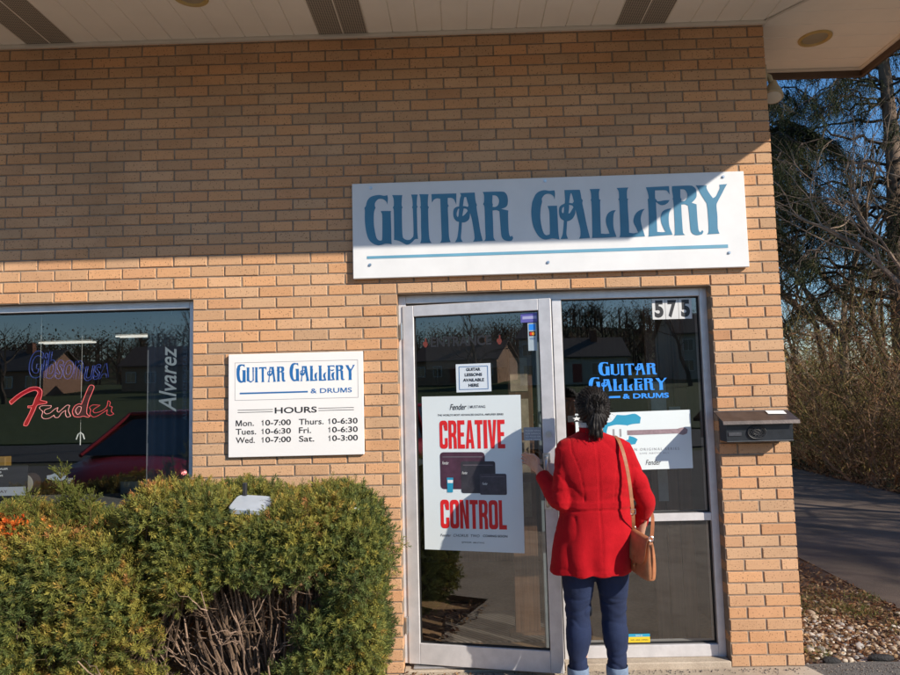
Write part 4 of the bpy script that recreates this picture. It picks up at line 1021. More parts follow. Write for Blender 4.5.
B.loft(dens([(V3(PX,PY,1.30), .07, .05), (V3(PX+.012,PY,1.26), .125, .070), (V3(PX+.012,PY,1.15), .145, .09), (V3(PX,PY,.98), .135, .09), (V3(PX,PY,.85), .155, .105), (V3(PX,PY,.72), .165, .11)]), 20)
for sh, el, ha in ((SL, ELB_L, LH), (SR, ELB_R, RH)):
    sh = sh+V3(.035 if sh.x < PX else -.035, 0, -.022); limb(B, [sh, sh*.55+el*.45, el, (el+ha)/2, ha], [.038, .036, .034, .030, .023])
for h_, k_, a_ in ((hipL, kneL, ankL), (hipR, kneR, ankR)):
    limb(B, [h_, (h_+k_)/2, k_, k_*.6+a_*.4, a_, a_+V3(0,0,-.06)], [.085, .072, .052, .054, .034, .032])
fh = (LH-ELB_L).normalized()
hand(B, LH, (fh+V3(-.15,.35,.1)).normalized(), V3(.2,-.1,1), V3(-.7,.6,0), .38, .95)
hand(B, RH, V3(.02,.15,-1), V3(0,1,.2), V3(-1,0,0), .35, .95)
bme = remeshed(B, .0042, 3)
bme.materials.append(skin); link('body', bme, per)

# coat: torso and sleeves as one cloth surface
C_ = MB()
tor = [(V3(-1.200,PY+.03,1.345), .058, .052), (V3(-1.197,PY+.01,1.326), .098, .064), (V3(-1.195,PY,1.300), .168, .078), (V3(-1.193,PY,1.262), .190, .098), (V3(-1.192,PY,1.20), .198, .118), (V3(-1.190,PY-.004,1.12), .188, .128),
       (V3(-1.190,PY,1.03), .182, .124), (V3(-1.192,PY,.962), .180, .122), (V3(-1.197,PY,.90), .186, .128), (V3(-1.208,PY-.004,.82), .200, .140), (V3(-1.218,PY-.006,.72), .208, .150), (V3(-1.224,PY-.006,.67), .207, .151), (V3(-1.228,PY-.006,.638), .207, .152)]
C_.loft([(a, b, c, None, None, .9) for a, b, c in dens(tor, 3)], 40)
slv = [(SL+V3(.03,0,-.005), ELB_L, LH-fh*.035), (SR+V3(-.03,0,-.005), ELB_R, RH+V3(0,0,.055))]
for sh, el, wr in slv:
    limb(C_, [sh, sh*.55+el*.45, el+V3(0,-.004,0), el*.5+wr*.5, wr], [.070, .058, .052, .048, .042], 18)
cme = remeshed(C_, .0072, 5, .6)
V = getco(cme); N = getno(cme)
Z = V[:, 2]; X = V[:, 0]; Yv = V[:, 1]
d = np.zeros(len(V))
body = (np.abs(X-PX-.0) < .175) & (np.abs(Yv-PY) < .17)
# cloth folds: drag lines across the back, soft vertical flare folds in the skirt, creases in the sleeves
d += .0042*vnoise(V*np.array([1, 1, 1.2]), 13, 31)+.0022*vnoise(V*np.array([1,1,1.6]), 34, 32)
sk_ = np.clip((.94-Z)/.25, 0, 1); d += sk_*.0065*np.sin((X-PX)*52+2.0*vnoise(V, 6, 33)+.8)*(.35+.65*np.abs(vnoise(V*np.array([1,1,.3]), 9, 34)))
bk = np.exp(-((Z-1.06)/.055)**2)*(Yv < PY); d += bk*.0040*vnoise(V*np.array([.5,1,3]), 30, 35)
arm = ((X < -1.375) | (X > -1.0)) & (Z > .85); d += arm*.0048*vnoise(V*np.array([.7,.7,1.6]), 34, 36)
rg = lambda P_, s_, k_: np.clip(1-np.abs(vnoise(P_, s_, k_))*5, 0, 1)**2
d -= .0050*rg(V*np.array([1,1,.55]), 12, 61)*(Z < .93); d -= .0042*rg(V*np.array([.6,1,1.3]), 13, 62)*(Z > .97)*(1-arm); d -= .0058*rg(V*np.array([.5,.5,1.2]), 22, 63)*arm
# half-belt and waist seam, centre and princess seams
seam = np.exp(-((Z-.957-.004*np.sin(X*20))/.0035)**2)*(Yv < PY+.02)*(np.abs(X-PX) < .19); d -= seam*.0050
belt = ((Z > .962) & (Z < 1.003) & (Yv < PY) & (np.abs(X-PX) < .19)); d += belt*.0035
cs = np.exp(-((X+1.190+.010*(1.2-Z))/.0028)**2)*(Yv < PY); d -= cs*.0042
for s_ in (-1, 1):
    pr_ = X-(-1.190+s_*(.075+.05*np.clip((Z-1.0)/.25, 0, 1)**2)); ps = np.exp(-(pr_/.0028)**2)*(Yv < PY)*(Z > 1.0); d -= ps*.0035
hem = np.exp(-((Z-.672)/.003)**2); d -= hem*.0015
setco(cme, V+N*d[:, None])
# open the underside of the skirt slightly: keep it closed but dark
coatm = NT('red_wool'); f = coatm.noise(14, 8, .75); g = coatm.noise(260, 4, .8)
c = coatm.ramp(f, [(.3, (.33,.003,.008)), (.7, (.47,.007,.014))]); coatm.set(Base_Color=c, Roughness=.9); coatm.b.inputs['Specular IOR Level'].default_value = .12
coatm.b.inputs['Sheen Weight'].default_value = .15; coatm.b.inputs['Sheen Tint'].default_value = (1,.3,.25,1); coatm.bump(g, .8, .004)
cme.materials.append(coatm.m); coat = link('coat', cme, per)
b = MB(); b.loft([(V3(-1.198,PY+.018,1.330), .062, .056, (1,0,.0), (0,1,-.1)), (V3(-1.197,PY+.014,1.352), .060, .055), (V3(-1.196,PY+.012,1.366), .063, .058), (V3(-1.196,PY+.012,1.363), .056, .052), (V3(-1.197,PY+.014,1.345), .052, .048)], 24, cap=False)
b.build('collar', coatm.m, coat, smooth=True)
b = MB()
for s_, sh in ((-1, SL), (1, SR)):
    x_ = -1.195+s_*.125
    b.add([(x_-.055, PY-.012, 1.302 if True else 0), (x_+.055, PY-.012, 1.302), (x_+.055, PY+.02, 1.31), (x_-.055, PY+.02, 1.31)], [(0,1,2,3)])
bb = MB(); bb.loft([(V3(-1.200,PY+.012,1.355), .056, .052), (V3(-1.200,PY+.012,1.392), .061, .056), (V3(-1.199,PY+.012,1.388), .052, .048), (V3(-1.2,PY+.012,1.35), .048, .044)], 22, cap=False)
bb.build('scarf', mat('scarf_cream', (.62,.55,.50), .8, var=.15, scale=60), per, smooth=True)

# jeans
J = MB()
for h_, k_, a_ in ((hipL, kneL, ankL), (hipR, kneR, ankR)):
    mid = (h_+k_)/2; cf = k_*.62+a_*.38+V3(0,-.008,0)
    limb(J, [h_+V3(0,0,.02), mid, k_+V3(0,0,.03), k_+V3(0,0,-.05), cf, a_+V3(0,0,.10), a_+V3(0,0,.035)], [.098, .083, .067, .063, .066, .050, .048], 20)
J.loft([(V3(PX,PY,.86), .15, .10), (V3(PX,PY,.76), .172, .12), (V3(PX,PY,.70), .165, .12), (V3(PX,PY,.66), .12, .09)], 24)
jme = remeshed(J, .0062, 4, .6)
V = getco(jme); N = getno(jme); Z = V[:, 2]
d = .0012*vnoise(V, 40, 41)
kn = np.exp(-((Z-.45)/.07)**2); d += kn*.0065*vnoise(V*np.array([.8,.8,2.4]), 42, 42)
an = np.clip((.33-Z)/.15, 0, 1); d += an*.0055*vnoise(V*np.array([.8,.8,2.4]), 46, 43)
rg = lambda P_, s_, k_: np.clip(1-np.abs(vnoise(P_, s_, k_))*4.5, 0, 1)**2
d -= (kn*.0055+an*.0050+.0015)*rg(V*np.array([.7,.7,2.0]), 26, 64)
setco(jme, V+N*d[:, None])
jm = NT('denim'); tc = jm.coord(); wv = jm.node('ShaderNodeTexWave'); wv.inputs['Scale'].default_value = 330; wv.inputs['Distortion'].default_value = 1; wv.bands_direction = 'DIAGONAL'; jm.l(tc, wv.inputs['Vector'])
f = jm.noise(9, 4, .6); c = jm.ramp(f, [(.35, (.007,.018,.055)), (.7, (.016,.036,.095))]); c = jm.mix(.22, c, jm.ramp(wv.outputs['Fac'], [(0, (.006,.012,.04)), (1, (.03,.06,.14))]))
c = jm.mix(1., c, (.42,.50,.66), 'MULTIPLY'); jm.set(Base_Color=c, Roughness=.9); jm.bump(wv.outputs['Fac'], .2, .001); jme.materials.append(jm.m); jeans = link('jeans', jme, per)
cfm = mat('denim_cuff', (.15,.205,.29), .85, var=.15, scale=60, bump=.2, bscale=300)
for a_ in (ankL, ankR):
    b = MB(); c0 = a_; P_ = [(c0+V3(0,0,z), r_, r_*1.02) for z, r_ in ((.046, .0515), (.042, .0540), (.022, .0545), (-.002, .0540), (-.008, .0515), (.0, .048))]
    b.loft(P_, 28, cap=False); me = b.mesh('cuff', cfm, True); V = getco(me); V += getno(me)*(.0016*np.sin(np.arctan2(V[:, 1]-c0.y, V[:, 0]-c0.x)*5+V[:, 2]*60))[:, None]; setco(me, V); link('cuff', me, jeans)
# boots
btm = mat('brown_leather', (.12,.035,.018), .4, var=.3, scale=25, bump=.25, bscale=120)
for a_ in (ankL, ankR):
    b = MB(); x, y = a_.x, a_.y
    b.loft(dens([(V3(x,y+.03,.012), .040, .118), (V3(x,y+.03,.030), .043, .122), (V3(x,y+.022,.055), .041, .108), (V3(x,y+.004,.085), .037, .075), (V3(x,y-.004,.12), .040, .052), (V3(x,y-.004,.15), .043, .047)], 3), 22)
    me = remeshed(b, .006, 2); me.materials.append(btm); bt = link('boot', me, per)
    b = MB(); b.loft([(V3(x,y+.03,.0), .041, .120), (V3(x,y+.03,.014), .043, .123)], 24); b.build('sole', M['ink'], bt)
    b = MB()
    for z in (.075, .095, .115, .135): b.tube([(x-.02, y+.045+(.09-z)*.35, z), (x+.02, y+.045+(.09-z)*.35, z+.008)], .0022, 6)
    b.build('lace', mat('lace_tan', (.30,.17,.08), .7, var=0), bt)
# hair: a close cap gathered at the nape into a low tail
Hh = MB(); hc = HC+V3(0, -.016, .022)
Hh.sphere(hc, .091, .100, .096, 28, 18)
Hh.sphere(hc+V3(0,-.030,-.034), .087, .082, .084, 22, 14)
Hh.sphere(hc+V3(.004,-.070,-.075), .058, .048, .052, 20, 12)
Hh.loft(dens([(HC+V3(-.006,-.085,-.030), .045, .034), (HC+V3(-.008,-.103,-.065), .041, .034), (HC+V3(-.010,-.112,-.10), .037, .032), (HC+V3(-.006,-.116,-.125), .034, .028), (HC+V3(.004,-.118,-.148), .020, .018)], 3), 18)
hme = remeshed(Hh, .0048, 4)
V = getco(hme); N = getno(hme)
keep = V[:, 1]-(HC.y+.045)
th = np.arctan2(V[:, 0]-hc.x, V[:, 2]-hc.z)
d = .0050*vnoise(V*np.array([1,1,.6]), 48, 51)-.0050*np.clip(1-np.abs(vnoise(V*np.array([1,1,.5]), 30, 54))*5, 0, 1)+.0030*np.sin(th*34+4*vnoise(V, 14, 52))+.0025*vnoise(V, 130, 53)
# pull the front of the cap back from the face
front = np.clip(keep/.03, 0, 1)*(V[:, 2] < HC.z+.055); d -= front*.028
setco(hme, V+N*d[:, None])
hm = NT('dark_hair'); f = hm.noise(1, 4, .6, hm.mapping(hm.coord(), (160, 160, 26))); hm.set(Base_Color=hm.ramp(f, [(.3, (.004,.003,.003)), (.6, (.010,.007,.006)), (.8, (.028,.018,.014))]), Roughness=.55)
hm.b.inputs['Specular IOR Level'].default_value = .25; hm.bump(f, .7, .004); hme.materials.append(hm.m); hair = link('hair', hme, per)
r_ = np.random.default_rng(5); b = MB()
for k in range(230):
    a = r_.uniform(-1.5, 1.5); ph = r_.uniform(.0, 1.25)
    p0 = hc+V3(math.sin(a)*math.cos(ph)*.095, -math.cos(a)*math.cos(ph)*.102, math.sin(ph)*.095)
    e_ = HC+V3(-.007+r_.normal(0, .016), -.098+r_.normal(0, .010), -.05); m_ = (p0+e_)/2+(p0-hc).normalized()*.010+(e_-hc).normalized()*.012
    c_ = r_.uniform(-.02, .02)
    if r_.random() < .35: e2_ = e_+V3(r_.normal(0, .012), r_.normal(-.012, .01), -r_.uniform(.06, .115)); P = [p0, m_+V3(c_*.3,0,0), e_, (e_+e2_)/2+V3(r_.normal(0,.014), r_.normal(0,.010), 0), e2_]
    else: P = [p0, m_+V3(c_*.3,0,0), e_]
    S = dens([(p, .0011, .0011) for p in P], 4); b.tube([s[0] for s in S], [.0013]*len(S), 3, cap=False)
for k in range(60):
    a = r_.uniform(0, 6.28); p0 = hc+V3(math.sin(a)*.092, -.03+r_.normal(0,.04), math.cos(a)*.094); o_ = (p0-hc).normalized()
    b.tube([p0-o_*.004, p0+o_*.008+V3(0,-.006,.002), p0+o_*.011+V3(r_.normal(0,.01),-.014,-.010)], [.0008,.0006,.0003], 3, cap=False)
b.build('hair_strands', hm.m, hair)

# ------------------------------------------------------------------ shoulder bag
bg_ = thing('shoulder_bag', (-.985, -.47, .57), 'tan leather shoulder bag hanging at the hip of the red coat', 'bag')
lea = mat('tan_leather', (.36,.145,.065), .42, var=.22, scale=22, bump=.2, bscale=180); lea2 = mat('tan_leather_dark', (.30,.10,.04), .45, var=.2, scale=22, bump=.2, bscale=180)
TB = Matrix.Translation((-1.000, -.485, .645)) @ Matrix.Rotation(R(-76), 4, 'Z') @ Matrix.Rotation(R(6), 4, 'Y') @ Matrix.Scale(.86, 4)
b = MB(); b.T = TB
b.loft([(a, x_, y_, None, None, .55) for a, x_, y_ in dens([(V3(0,0,0), .095, .024), (V3(0,0,.012), .112, .034), (V3(0,0,.08), .115, .038), (V3(0,0,.16), .108, .032), (V3(0,0,.215), .098, .020), (V3(0,0,.228), .094, .010)], 3)], 36)
b.build('body', lea, bg_, smooth=True)
b = MB(); b.T = TB
fp = []; 
for i, (z, y) in enumerate(((.232, .012), (.238, -.010), (.222, -.030), (.16, -.040), (.11, -.046), (.085, -.046))):
    wd = (.098, .100, .106, .116, .108, .070)[i]; fp.append([(-wd, y, z), (-wd*.5, y-.003, z-.004*(i > 3)), (0, y-.004, z-.008*(i > 3)), (wd*.5, y-.003, z-.004*(i > 3)), (wd, y, z)])
b.add([p for q in fp for p in q], [(i*5+k, i*5+k+1, (i+1)*5+k+1, (i+1)*5+k) for i in range(5) for k in range(4)])
me = b.mesh('flap', lea, True); o = link('flap', me, bg_); md = o.modifiers.new('s', 'SOLIDIFY'); md.thickness = .004; md2 = o.modifiers.new('u', 'SUBSURF'); md2.levels = md2.render_levels = 2
b = MB(); b.T = TB; b.box((-.012, -.054, .045), (.012, -.048, .12), .002); b.build('closing_tab', lea2, bg_)
b = MB(); b.T = TB; b.tube([(0,-.054,.062),(0,-.060,.062)], .008, 12); b.build('buckle', mat('brass', (.55,.38,.16), .3, .9, var=.05), bg_)
b = MB(); b.T = TB
b.tube([(-.118,-.0,.20),(-.122,0,.12),(-.120,0,.02)], .004, 6); b.build('piping', lea2, bg_)
b = MB(); b.T = TB; b.tube([(.108,0,.21),(.118,0,.12),(.113,0,.02)], .004, 6); b.build('piping', lea2, bg_)
def strap(P, wv, th):
    b = MB(); S = dens([(p, .01, .01) for p in P], 5); S = [s[0] for s in S]; V = []; F = []; m = len(S)
    for i, p in enumerate(S):
        t = (S[min(i+1, m-1)]-S[max(i-1, 0)]).normalized(); a = wv-t*wv.dot(t); a.normalize(); n_ = t.cross(a)
        for sa, sn in ((-1,-1),(1,-1),(1,1),(-1,1)): V.append(p+a*.0085*sa+n_*th*sn)
    for i in range(m-1):
        for k in range(4): l = (k+1) % 4; F.append((i*4+k, i*4+l, (i+1)*4+l, (i+1)*4+k))
    b.add(V, F); return b
e1 = TB @ V3(-.10, 0, .222); e2_ = TB @ V3(.10, 0, .222)
strap([e1, V3(-1.035,-.500,.95), V3(-1.045,-.500,1.10), V3(-1.060,-.485,1.22), V3(-1.072,-.435,1.295), V3(-1.078,PY-.01,1.317), V3(-1.078,PY+.05,1.300), V3(-1.06,PY+.115,1.22), V3(-1.03,PY+.13,1.08), V3(-.965,PY+.115,.98), V3(-.90,PY+.02,.92), e2_], V3(1,.1,.1), .0016).build('strap', lea, bg_, smooth=False)
b = MB(); 
for q in ((-1.035,-.5035,.955),): b.tube([(q[0]-.012,q[1],q[2]-.012),(q[0]+.012,q[1],q[2]-.012),(q[0]+.012,q[1],q[2]+.012),(q[0]-.012,q[1],q[2]+.012)], .0024, 6, closed=True)
for ee in (e1, e2_): b.tube([ee+V3(0,0,.014)+V3(math.cos(k*PI/5)*.011, 0, math.sin(k*PI/5)*.011) for k in range(10)], .002, 6, closed=True)
b.build('strap_ring', M['steel'], bg_)
# ------------------------------------------------------------------ foliage tools
def unit(a): return a/np.maximum(np.linalg.norm(a, axis=-1, keepdims=True), 1e-9)
def sprigs(P, A, K, L, nl, nw, spread, col, rng, vcol=.12, droop=0.0, arrange=3):
    """needled shoots: P origins, A axes (unit), K needles each, shoot length L, needle length/width nl,nw"""
    n = len(P); rnd = unit(rng.normal(size=(n, 3))); S = unit(np.cross(A, rnd)); T = np.cross(A, S)
    L = np.asarray(L)*np.ones(n); t = (np.arange(K)+.3)/K
    base = P[:, None]+A[:, None]*(L[:, None]*t[None])[..., None]
    base[..., 2] -= droop*(L[:, None]*t[None])**2/np.maximum(L[:, None], .01)
    ph = rng.uniform(0, 6.28, (n, 1))+np.arange(K)[None]*(2.399 if arrange == 3 else PI)+rng.normal(0, .35, (n, K))
    sd = S[:, None]*np.cos(ph)[..., None]+T[:, None]*np.sin(ph)[..., None]*(1.0 if arrange == 3 else .35)
    sp = spread*(1-.45*t[None])+rng.normal(0, .1, (n, K))
    d = unit(A[:, None]*np.cos(sp)[..., None]+sd*np.sin(sp)[..., None])
    ln = (nl*rng.uniform(.7, 1.15, (n, K)))[..., None]*(1-.35*t[None, :, None]**3)
    wd = unit(np.cross(d, sd+.001*rnd[:, None]+np.array([0,0,.01])))*nw/2
    m = base+d*ln*.45
    V = np.stack([base, m+wd, base+d*ln, m-wd], 2).reshape(-1, 3)
    F = np.arange(len(V)).reshape(-1, 4)
    c = np.asarray(col)[:, None, None]*rng.normal(1, vcol, (n, K, 1, 1))*np.ones((1, 1, 4, 1))
    return V, F, np.clip(c, .003, 1).reshape(-1, 3)
def segmesh(S, sides=4, col=(.1,.08,.06), rng=None, var=.15):
    S = np.asarray(S, dtype=float); p0, p1, r0, r1 = S[:, :3], S[:, 3:6], S[:, 6], S[:, 7]
    d = unit(p1-p0); ref = np.where(np.abs(d[:, 2:3]) < .9, [[0,0,1.]], [[1.,0,0]]); a = unit(np.cross(d, ref)); b = np.cross(d, a)
    an = 2*PI*np.arange(sides)/sides; o = a[:, None]*np.cos(an)[None, :, None]+b[:, None]*np.sin(an)[None, :, None]
    V = np.concatenate([p0[:, None]+o*r0[:, None, None], p1[:, None]+o*r1[:, None, None]], 1).reshape(-1, 3)
    k = np.arange(sides); f = np.stack([k, (k+1) % sides, (k+1) % sides+sides, k+sides], 1)
    F = (f[None]+np.arange(len(S))[:, None, None]*2*sides).reshape(-1, 4)
    rng = rng or RNG; c = np.array(col)[None, None]*rng.normal(1, var, (len(S), 1, 1))*np.ones((1, 2*sides, 1))
    return V, F, np.clip(c, .005, 1).reshape(-1, 3)
def cat(*parts):
    Vs, Fs, Cs = [], [], []; b = 0
    for V, F, C in parts: Vs.append(V); Fs.append(F+b); Cs.append(C); b += len(V)
    return np.concatenate(Vs), np.concatenate(Fs), np.concatenate(Cs)
def vlink(name, VFC, m, parent=None, smooth=False): return link(name, npmesh(name, VFC[0], VFC[1], m, smooth, col=VFC[2]), parent)
M['needle'] = attrmat('needle_leaf', .6, trans=.35, spec=.25)
M['conifer'] = attrmat('conifer_leaf', .65, trans=.12, spec=.2)
M['bark'] = attrmat('bark', .9, (60, .6, .01))
M['dryleaf'] = attrmat('dry_leaf', .8, trans=.3, spec=.2)
PAL = np.array([(.22,.225,.052), (.125,.155,.044), (.33,.29,.060), (.43,.29,.065), (.46,.22,.075), (.060,.085,.028)])

def curve_segs(P, r0, r1, n, jit, rng):
    """a bent branch through control points P as frustum segments"""
    P = [np.array(p, float) for p in P]; out = []; pts = []
    for i in range(len(P)-1):
        for q in range(n): t = q/n; pts.append(P[i]*(1-t)+P[i+1]*t+rng.normal(0, jit, 3))
    pts.append(P[-1])
    m = len(pts)-1
    for i in range(m):
        a = r0+(r1-r0)*i/m; b = r0+(r1-r0)*(i+1)/m; out.append([*pts[i], *pts[i+1], a, b])
    return out, pts

def yew(name, label, x0, x1, ztop, yc, dep, gap, seed, nsph, dens_, pal_bias, zlow=.12):
    rng = np.random.default_rng(seed); t = thing(name, ((x0+x1)/2, yc, -.04), label, 'shrub', 'clipped evergreen shrubs under the display window')
    C = []; tries = 0
    while len(C) < nsph and tries < 8000:
        tries += 1; x = rng.uniform(x0, x1); r = rng.uniform(.055, .135); zt = ztop(x); a = rng.uniform(-.35, 2.6)
        # cross section: a = angle from straight ahead (towards the camera) up and over
        q = rng.uniform(0, 1)
        if a < 0 or q < .45: z = rng.uniform(zlow, zt-r*.9); y = yc-(dep-r)*(1-.10*max(0, (z-zt+.35)/.35)**2)*rng.uniform(.88, 1.0)
        else: z = zt-r*rng.uniform(.85, 1.12); y = yc+(dep-r)*rng.uniform(-.92, .9); z -= .10*(abs(y-yc)/dep)**3
        ex = min(x-x0, x1-x); 
        if ex < .15: y = yc+(y-yc)*.85; z -= .05*(1-ex/.15)
        if gap(x, z, r, y): continue
        C.append((x, y, z, r))
    # sides
    for k in range(int(nsph*.22)):
        for xe in (x0, x1):
            r = rng.uniform(.08, .13); c_ = (xe+(r*.6 if xe == x0 else -r*.6), yc+rng.uniform(-.8, .8)*dep, rng.uniform(zlow+.1, ztop(xe)-r), r)
            if not gap(c_[0], c_[2], r, c_[1]): C.append(c_)
    C = np.array(C); P = []; N = []
    for c in C:
        n = int(dens_*.58*4*PI*c[3]**2); d = unit(rng.normal(size=(n, 3))); d = d[(d[:, 2] > -.75)]; P.append(c[:3]+d*c[3]*(.92+.16*vnoise(c[:3]+d*c[3], 38, seed+9)[:, None]+rng.uniform(-.24, .14, (len(d), 1)))); N.append(d)
    P = np.concatenate(P); N = np.concatenate(N)
    depth = np.max(C[None, :, 3]-np.linalg.norm(P[:, None]-C[None, :, :3], axis=2), axis=1)
    ok = (depth < .060) & (P[:, 2] > 0) & (P[:, 1] < -.03); ok &= ~((np.abs(P[:, 0]+2.885) < .115) & (P[:, 1] < -.50) & (P[:, 2] > 1.0)); ok &= (P[:, 1] < yc+.25) | (rng.random(len(P)) < .4); P, N, depth = P[ok], N[ok], depth[ok]
    A = unit(N*.75+np.array([0, -.12, .50])+rng.normal(0, .55, P.shape))
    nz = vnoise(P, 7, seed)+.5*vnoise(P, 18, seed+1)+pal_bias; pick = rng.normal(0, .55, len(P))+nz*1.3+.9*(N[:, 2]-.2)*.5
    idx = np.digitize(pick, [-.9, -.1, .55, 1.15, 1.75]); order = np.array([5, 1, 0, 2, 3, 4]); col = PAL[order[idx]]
    sh = P+A*rng.uniform(-.005, .02, (len(P), 1))
    V = sprigs(sh, A, 20, rng.uniform(.030, .060, len(P)), .026, .0046, 1.12, col, rng, .14)
    # the shoot stems
    st = np.c_[sh-A*.035, sh+A*.05, np.full(len(P), .0016), np.full(len(P), .0008)]; st = st[rng.random(len(st)) < .5]
    vlink('foliage', V, M['needle'], t)
    S = []
    bx = (x0+x1)/2
    for k in range(len(C)):
        c = C[k]; b = np.array([bx+(c[0]-bx)*.35+rng.normal(0, .05), yc+rng.normal(0, .06), -.04]); m = (b+c[:3])/2+np.array([(c[0]-bx)*.12, rng.normal(0, .03), -.02])
        s_, pts = curve_segs([b, m, c[:3]], rng.uniform(.006, .015), .003, 4, .006, rng); S += s_
        for q in range(3):
            d = unit(rng.normal(size=3))*rng.uniform(.06, .13); d[2] = abs(d[2]); s2, _ = curve_segs([pts[5], pts[5]+d*.6, pts[5]+d], .003, .0012, 2, .004, rng); S += s2
    B_ = segmesh(S, 5, (.13,.085,.055), rng, .2); C2 = segmesh(st, 3, (.10,.075,.03), rng, .2)
    vlink('branches', cat(B_, C2), M['bark'], t)
    return t, C
zt_all = lambda x: .035*math.sin(x*7.3)+.02*math.sin(x*15+1)-.06*math.exp(-((x+3.62)/.16)**2)+float(np.interp(x, [-5.4, -4.9, -4.3, -3.96, -3.55, -3.24, -2.9, -2.65, -2.45, -2.33], [.90, .95, .97, 1.00, 1.045, 1.105, 1.115, 1.10, 1.04, .95]))
def gapR(x, z, r, y):
    lim = np.interp(x, [-3.4, -3.12, -2.95, -2.72, -2.62, -2.52], [.60, .66, .74, .76, .62, 0])
    if x-r < -2.56 and z-r < .68: return not (-2.76 < x < -2.5 and z+r < .58 and y < -.6)
    return False
def gapL(x, z, r, y): return x+r > -3.20 and z-r < .62+(x+3.1)*.5
yew('evergreen_shrub', 'wide olive green evergreen shrub at left, below the neon window', -4.95, -3.08, zt_all, -.50, .42, gapL, 21, 215, 2300, .25)
tR, CR = yew('evergreen_shrub', 'rounded evergreen shrub with bare branches showing, beside the door', -3.20, -2.325, zt_all, -.50, .39, gapR, 22, 125, 2300, .0)
# the bare leggy branches under the right-hand shrub
rng = np.random.default_rng(77); S = []
for k in range(62):
    b = np.array([-2.92+rng.normal(0, .13), -.46+rng.normal(0, .13), -.04]); a = rng.uniform(-1.35, .9); ln = rng.uniform(.55, .95)
    tip = b+np.array([math.sin(a)*ln*.75, -rng.uniform(.05, .34), math.cos(a)*ln*.80+.08]); tip[2] = min(tip[2], .86)
    m = (b+tip)/2+np.array([math.sin(a)*.09, rng.normal(0, .03), -.05])
    s_, pts = curve_segs([b, m, tip], rng.uniform(.0045, .0095), .0022, 5, .008, rng); S += s_
    for q in range(4):
        j = rng.integers(3, len(pts)-1); d = unit(np.array([math.sin(a)+rng.normal(0, .5), rng.normal(-.3, .3), .6+rng.normal(0, .3)]))*rng.uniform(.08, .22)
        s2, _ = curve_segs([pts[j], pts[j]+d*.55+rng.normal(0, .01, 3), pts[j]+d], .0030, .0010, 3, .005, rng); S += s2
vlink('bare_branch', segmesh(S, 5, (.20,.135,.095), rng, .35), M['bark'], tR)
# light green feathery juniper poking up beside the orange leaved plant
def spray(name, label, base, tips, col, seed, grp=None):
    rng = np.random.default_rng(seed); t = thing(name, base, label, 'plant', grp); S = []; P = []; A = []
    for tp, nb in tips:
        b = np.array(base); tp = np.array(tp); m = (b+tp)/2+rng.normal(0, .02, 3); s_, pts = curve_segs([b, m, tp], .005, .0018, 6, .003, rng); S += s_
        for j in range(4, len(pts)):
            ax = unit(tp-b)
            for q in range(nb):
                sd = unit(rng.normal(size=3)); d = unit(ax*1.0+sd*.75)*rng.uniform(.05, .12)*(1.25-j/len(pts)*.7); s2, _ = curve_segs([pts[j], pts[j]+d], .0016, .0008, 2, .001, rng); S += s2
                for f in np.linspace(.1, 1, 5): P.append(pts[j]+d*f); A.append(unit(d+rng.normal(0, .02, 3)))
    P = np.array(P); A = np.array(A); c = np.array(col)[None]*rng.normal(1, .15, (len(P), 1))
    vlink('foliage', sprigs(P, A, 10, rng.uniform(.02, .035, len(P)), .015, .0032, .75, c, rng, .12), M['needle'], t); vlink('stems', segmesh(S, 4, (.12,.09,.03), rng), M['bark'], t); return t
spray('juniper', 'bright yellow green feathery plant with a spike rising before the dark window', (-3.72, -.55, .3),
      [((-3.80,-.66,1.20), 9), ((-3.76,-.66,1.12), 9), ((-3.70,-.68,1.10), 8), ((-3.74,-.66,1.06), 8), ((-3.655,-.66,1.08), 7), ((-3.63,-.70,1.05), 7), ((-3.92,-.70,1.09), 8), ((-3.98,-.74,1.05), 8), ((-3.56,-.66,1.0), 4), ((-3.86,-.75,.97), 5), ((-3.74,-.72,.99), 5), ((-4.08,-.70,.98), 5)], (.15,.165,.035), 31)
rng = np.random.default_rng(41); t = thing('orange_plant', (-4.02, -.68, .3), 'small plant with bright orange leaves at the left edge of the photo', 'plant')
P = np.array([-4.06, -.78, 1.00])+rng.normal(0, 1, (330, 3))*np.array([.085, .05, .022]); A = unit(rng.normal(0, .5, P.shape)+np.array([0,-.3,.6]))
cc_ = np.array([(.62,.13,.02), (.52,.08,.015), (.66,.22,.04)])[rng.integers(0, 3, len(P))]
vlink('leaves', sprigs(P, A, 4, .018, .024, .010, .9, cc_, rng, .1), M['dryleaf'], t)
S = []
for k in range(16): S += curve_segs([(-4.04+rng.normal(0,.03), -.70, .3), P[k*9]], .003, .0015, 4, .006, rng)[0]
vlink('stems', segmesh(S, 4, (.12,.07,.03), rng), M['bark'], t)
b = MB(); b.T = Matrix.Translation((-2.372, -.70, 1.03)) @ Matrix.Scale(.55, 4) @ Matrix.Rotation(.5, 4, 'X') @ Matrix.Rotation(.3, 4, 'Y')
b.loft([((0,0,-.004), .018, .012, None, None, .8), ((0,0,.004), .022, .015, None, None, .9), ((0,0,.010), .010, .007)], 9); o = b.build('paper_scrap', M['paper']); meta(o, 'scrap of white litter caught in the top of the right shrub', 'litter')

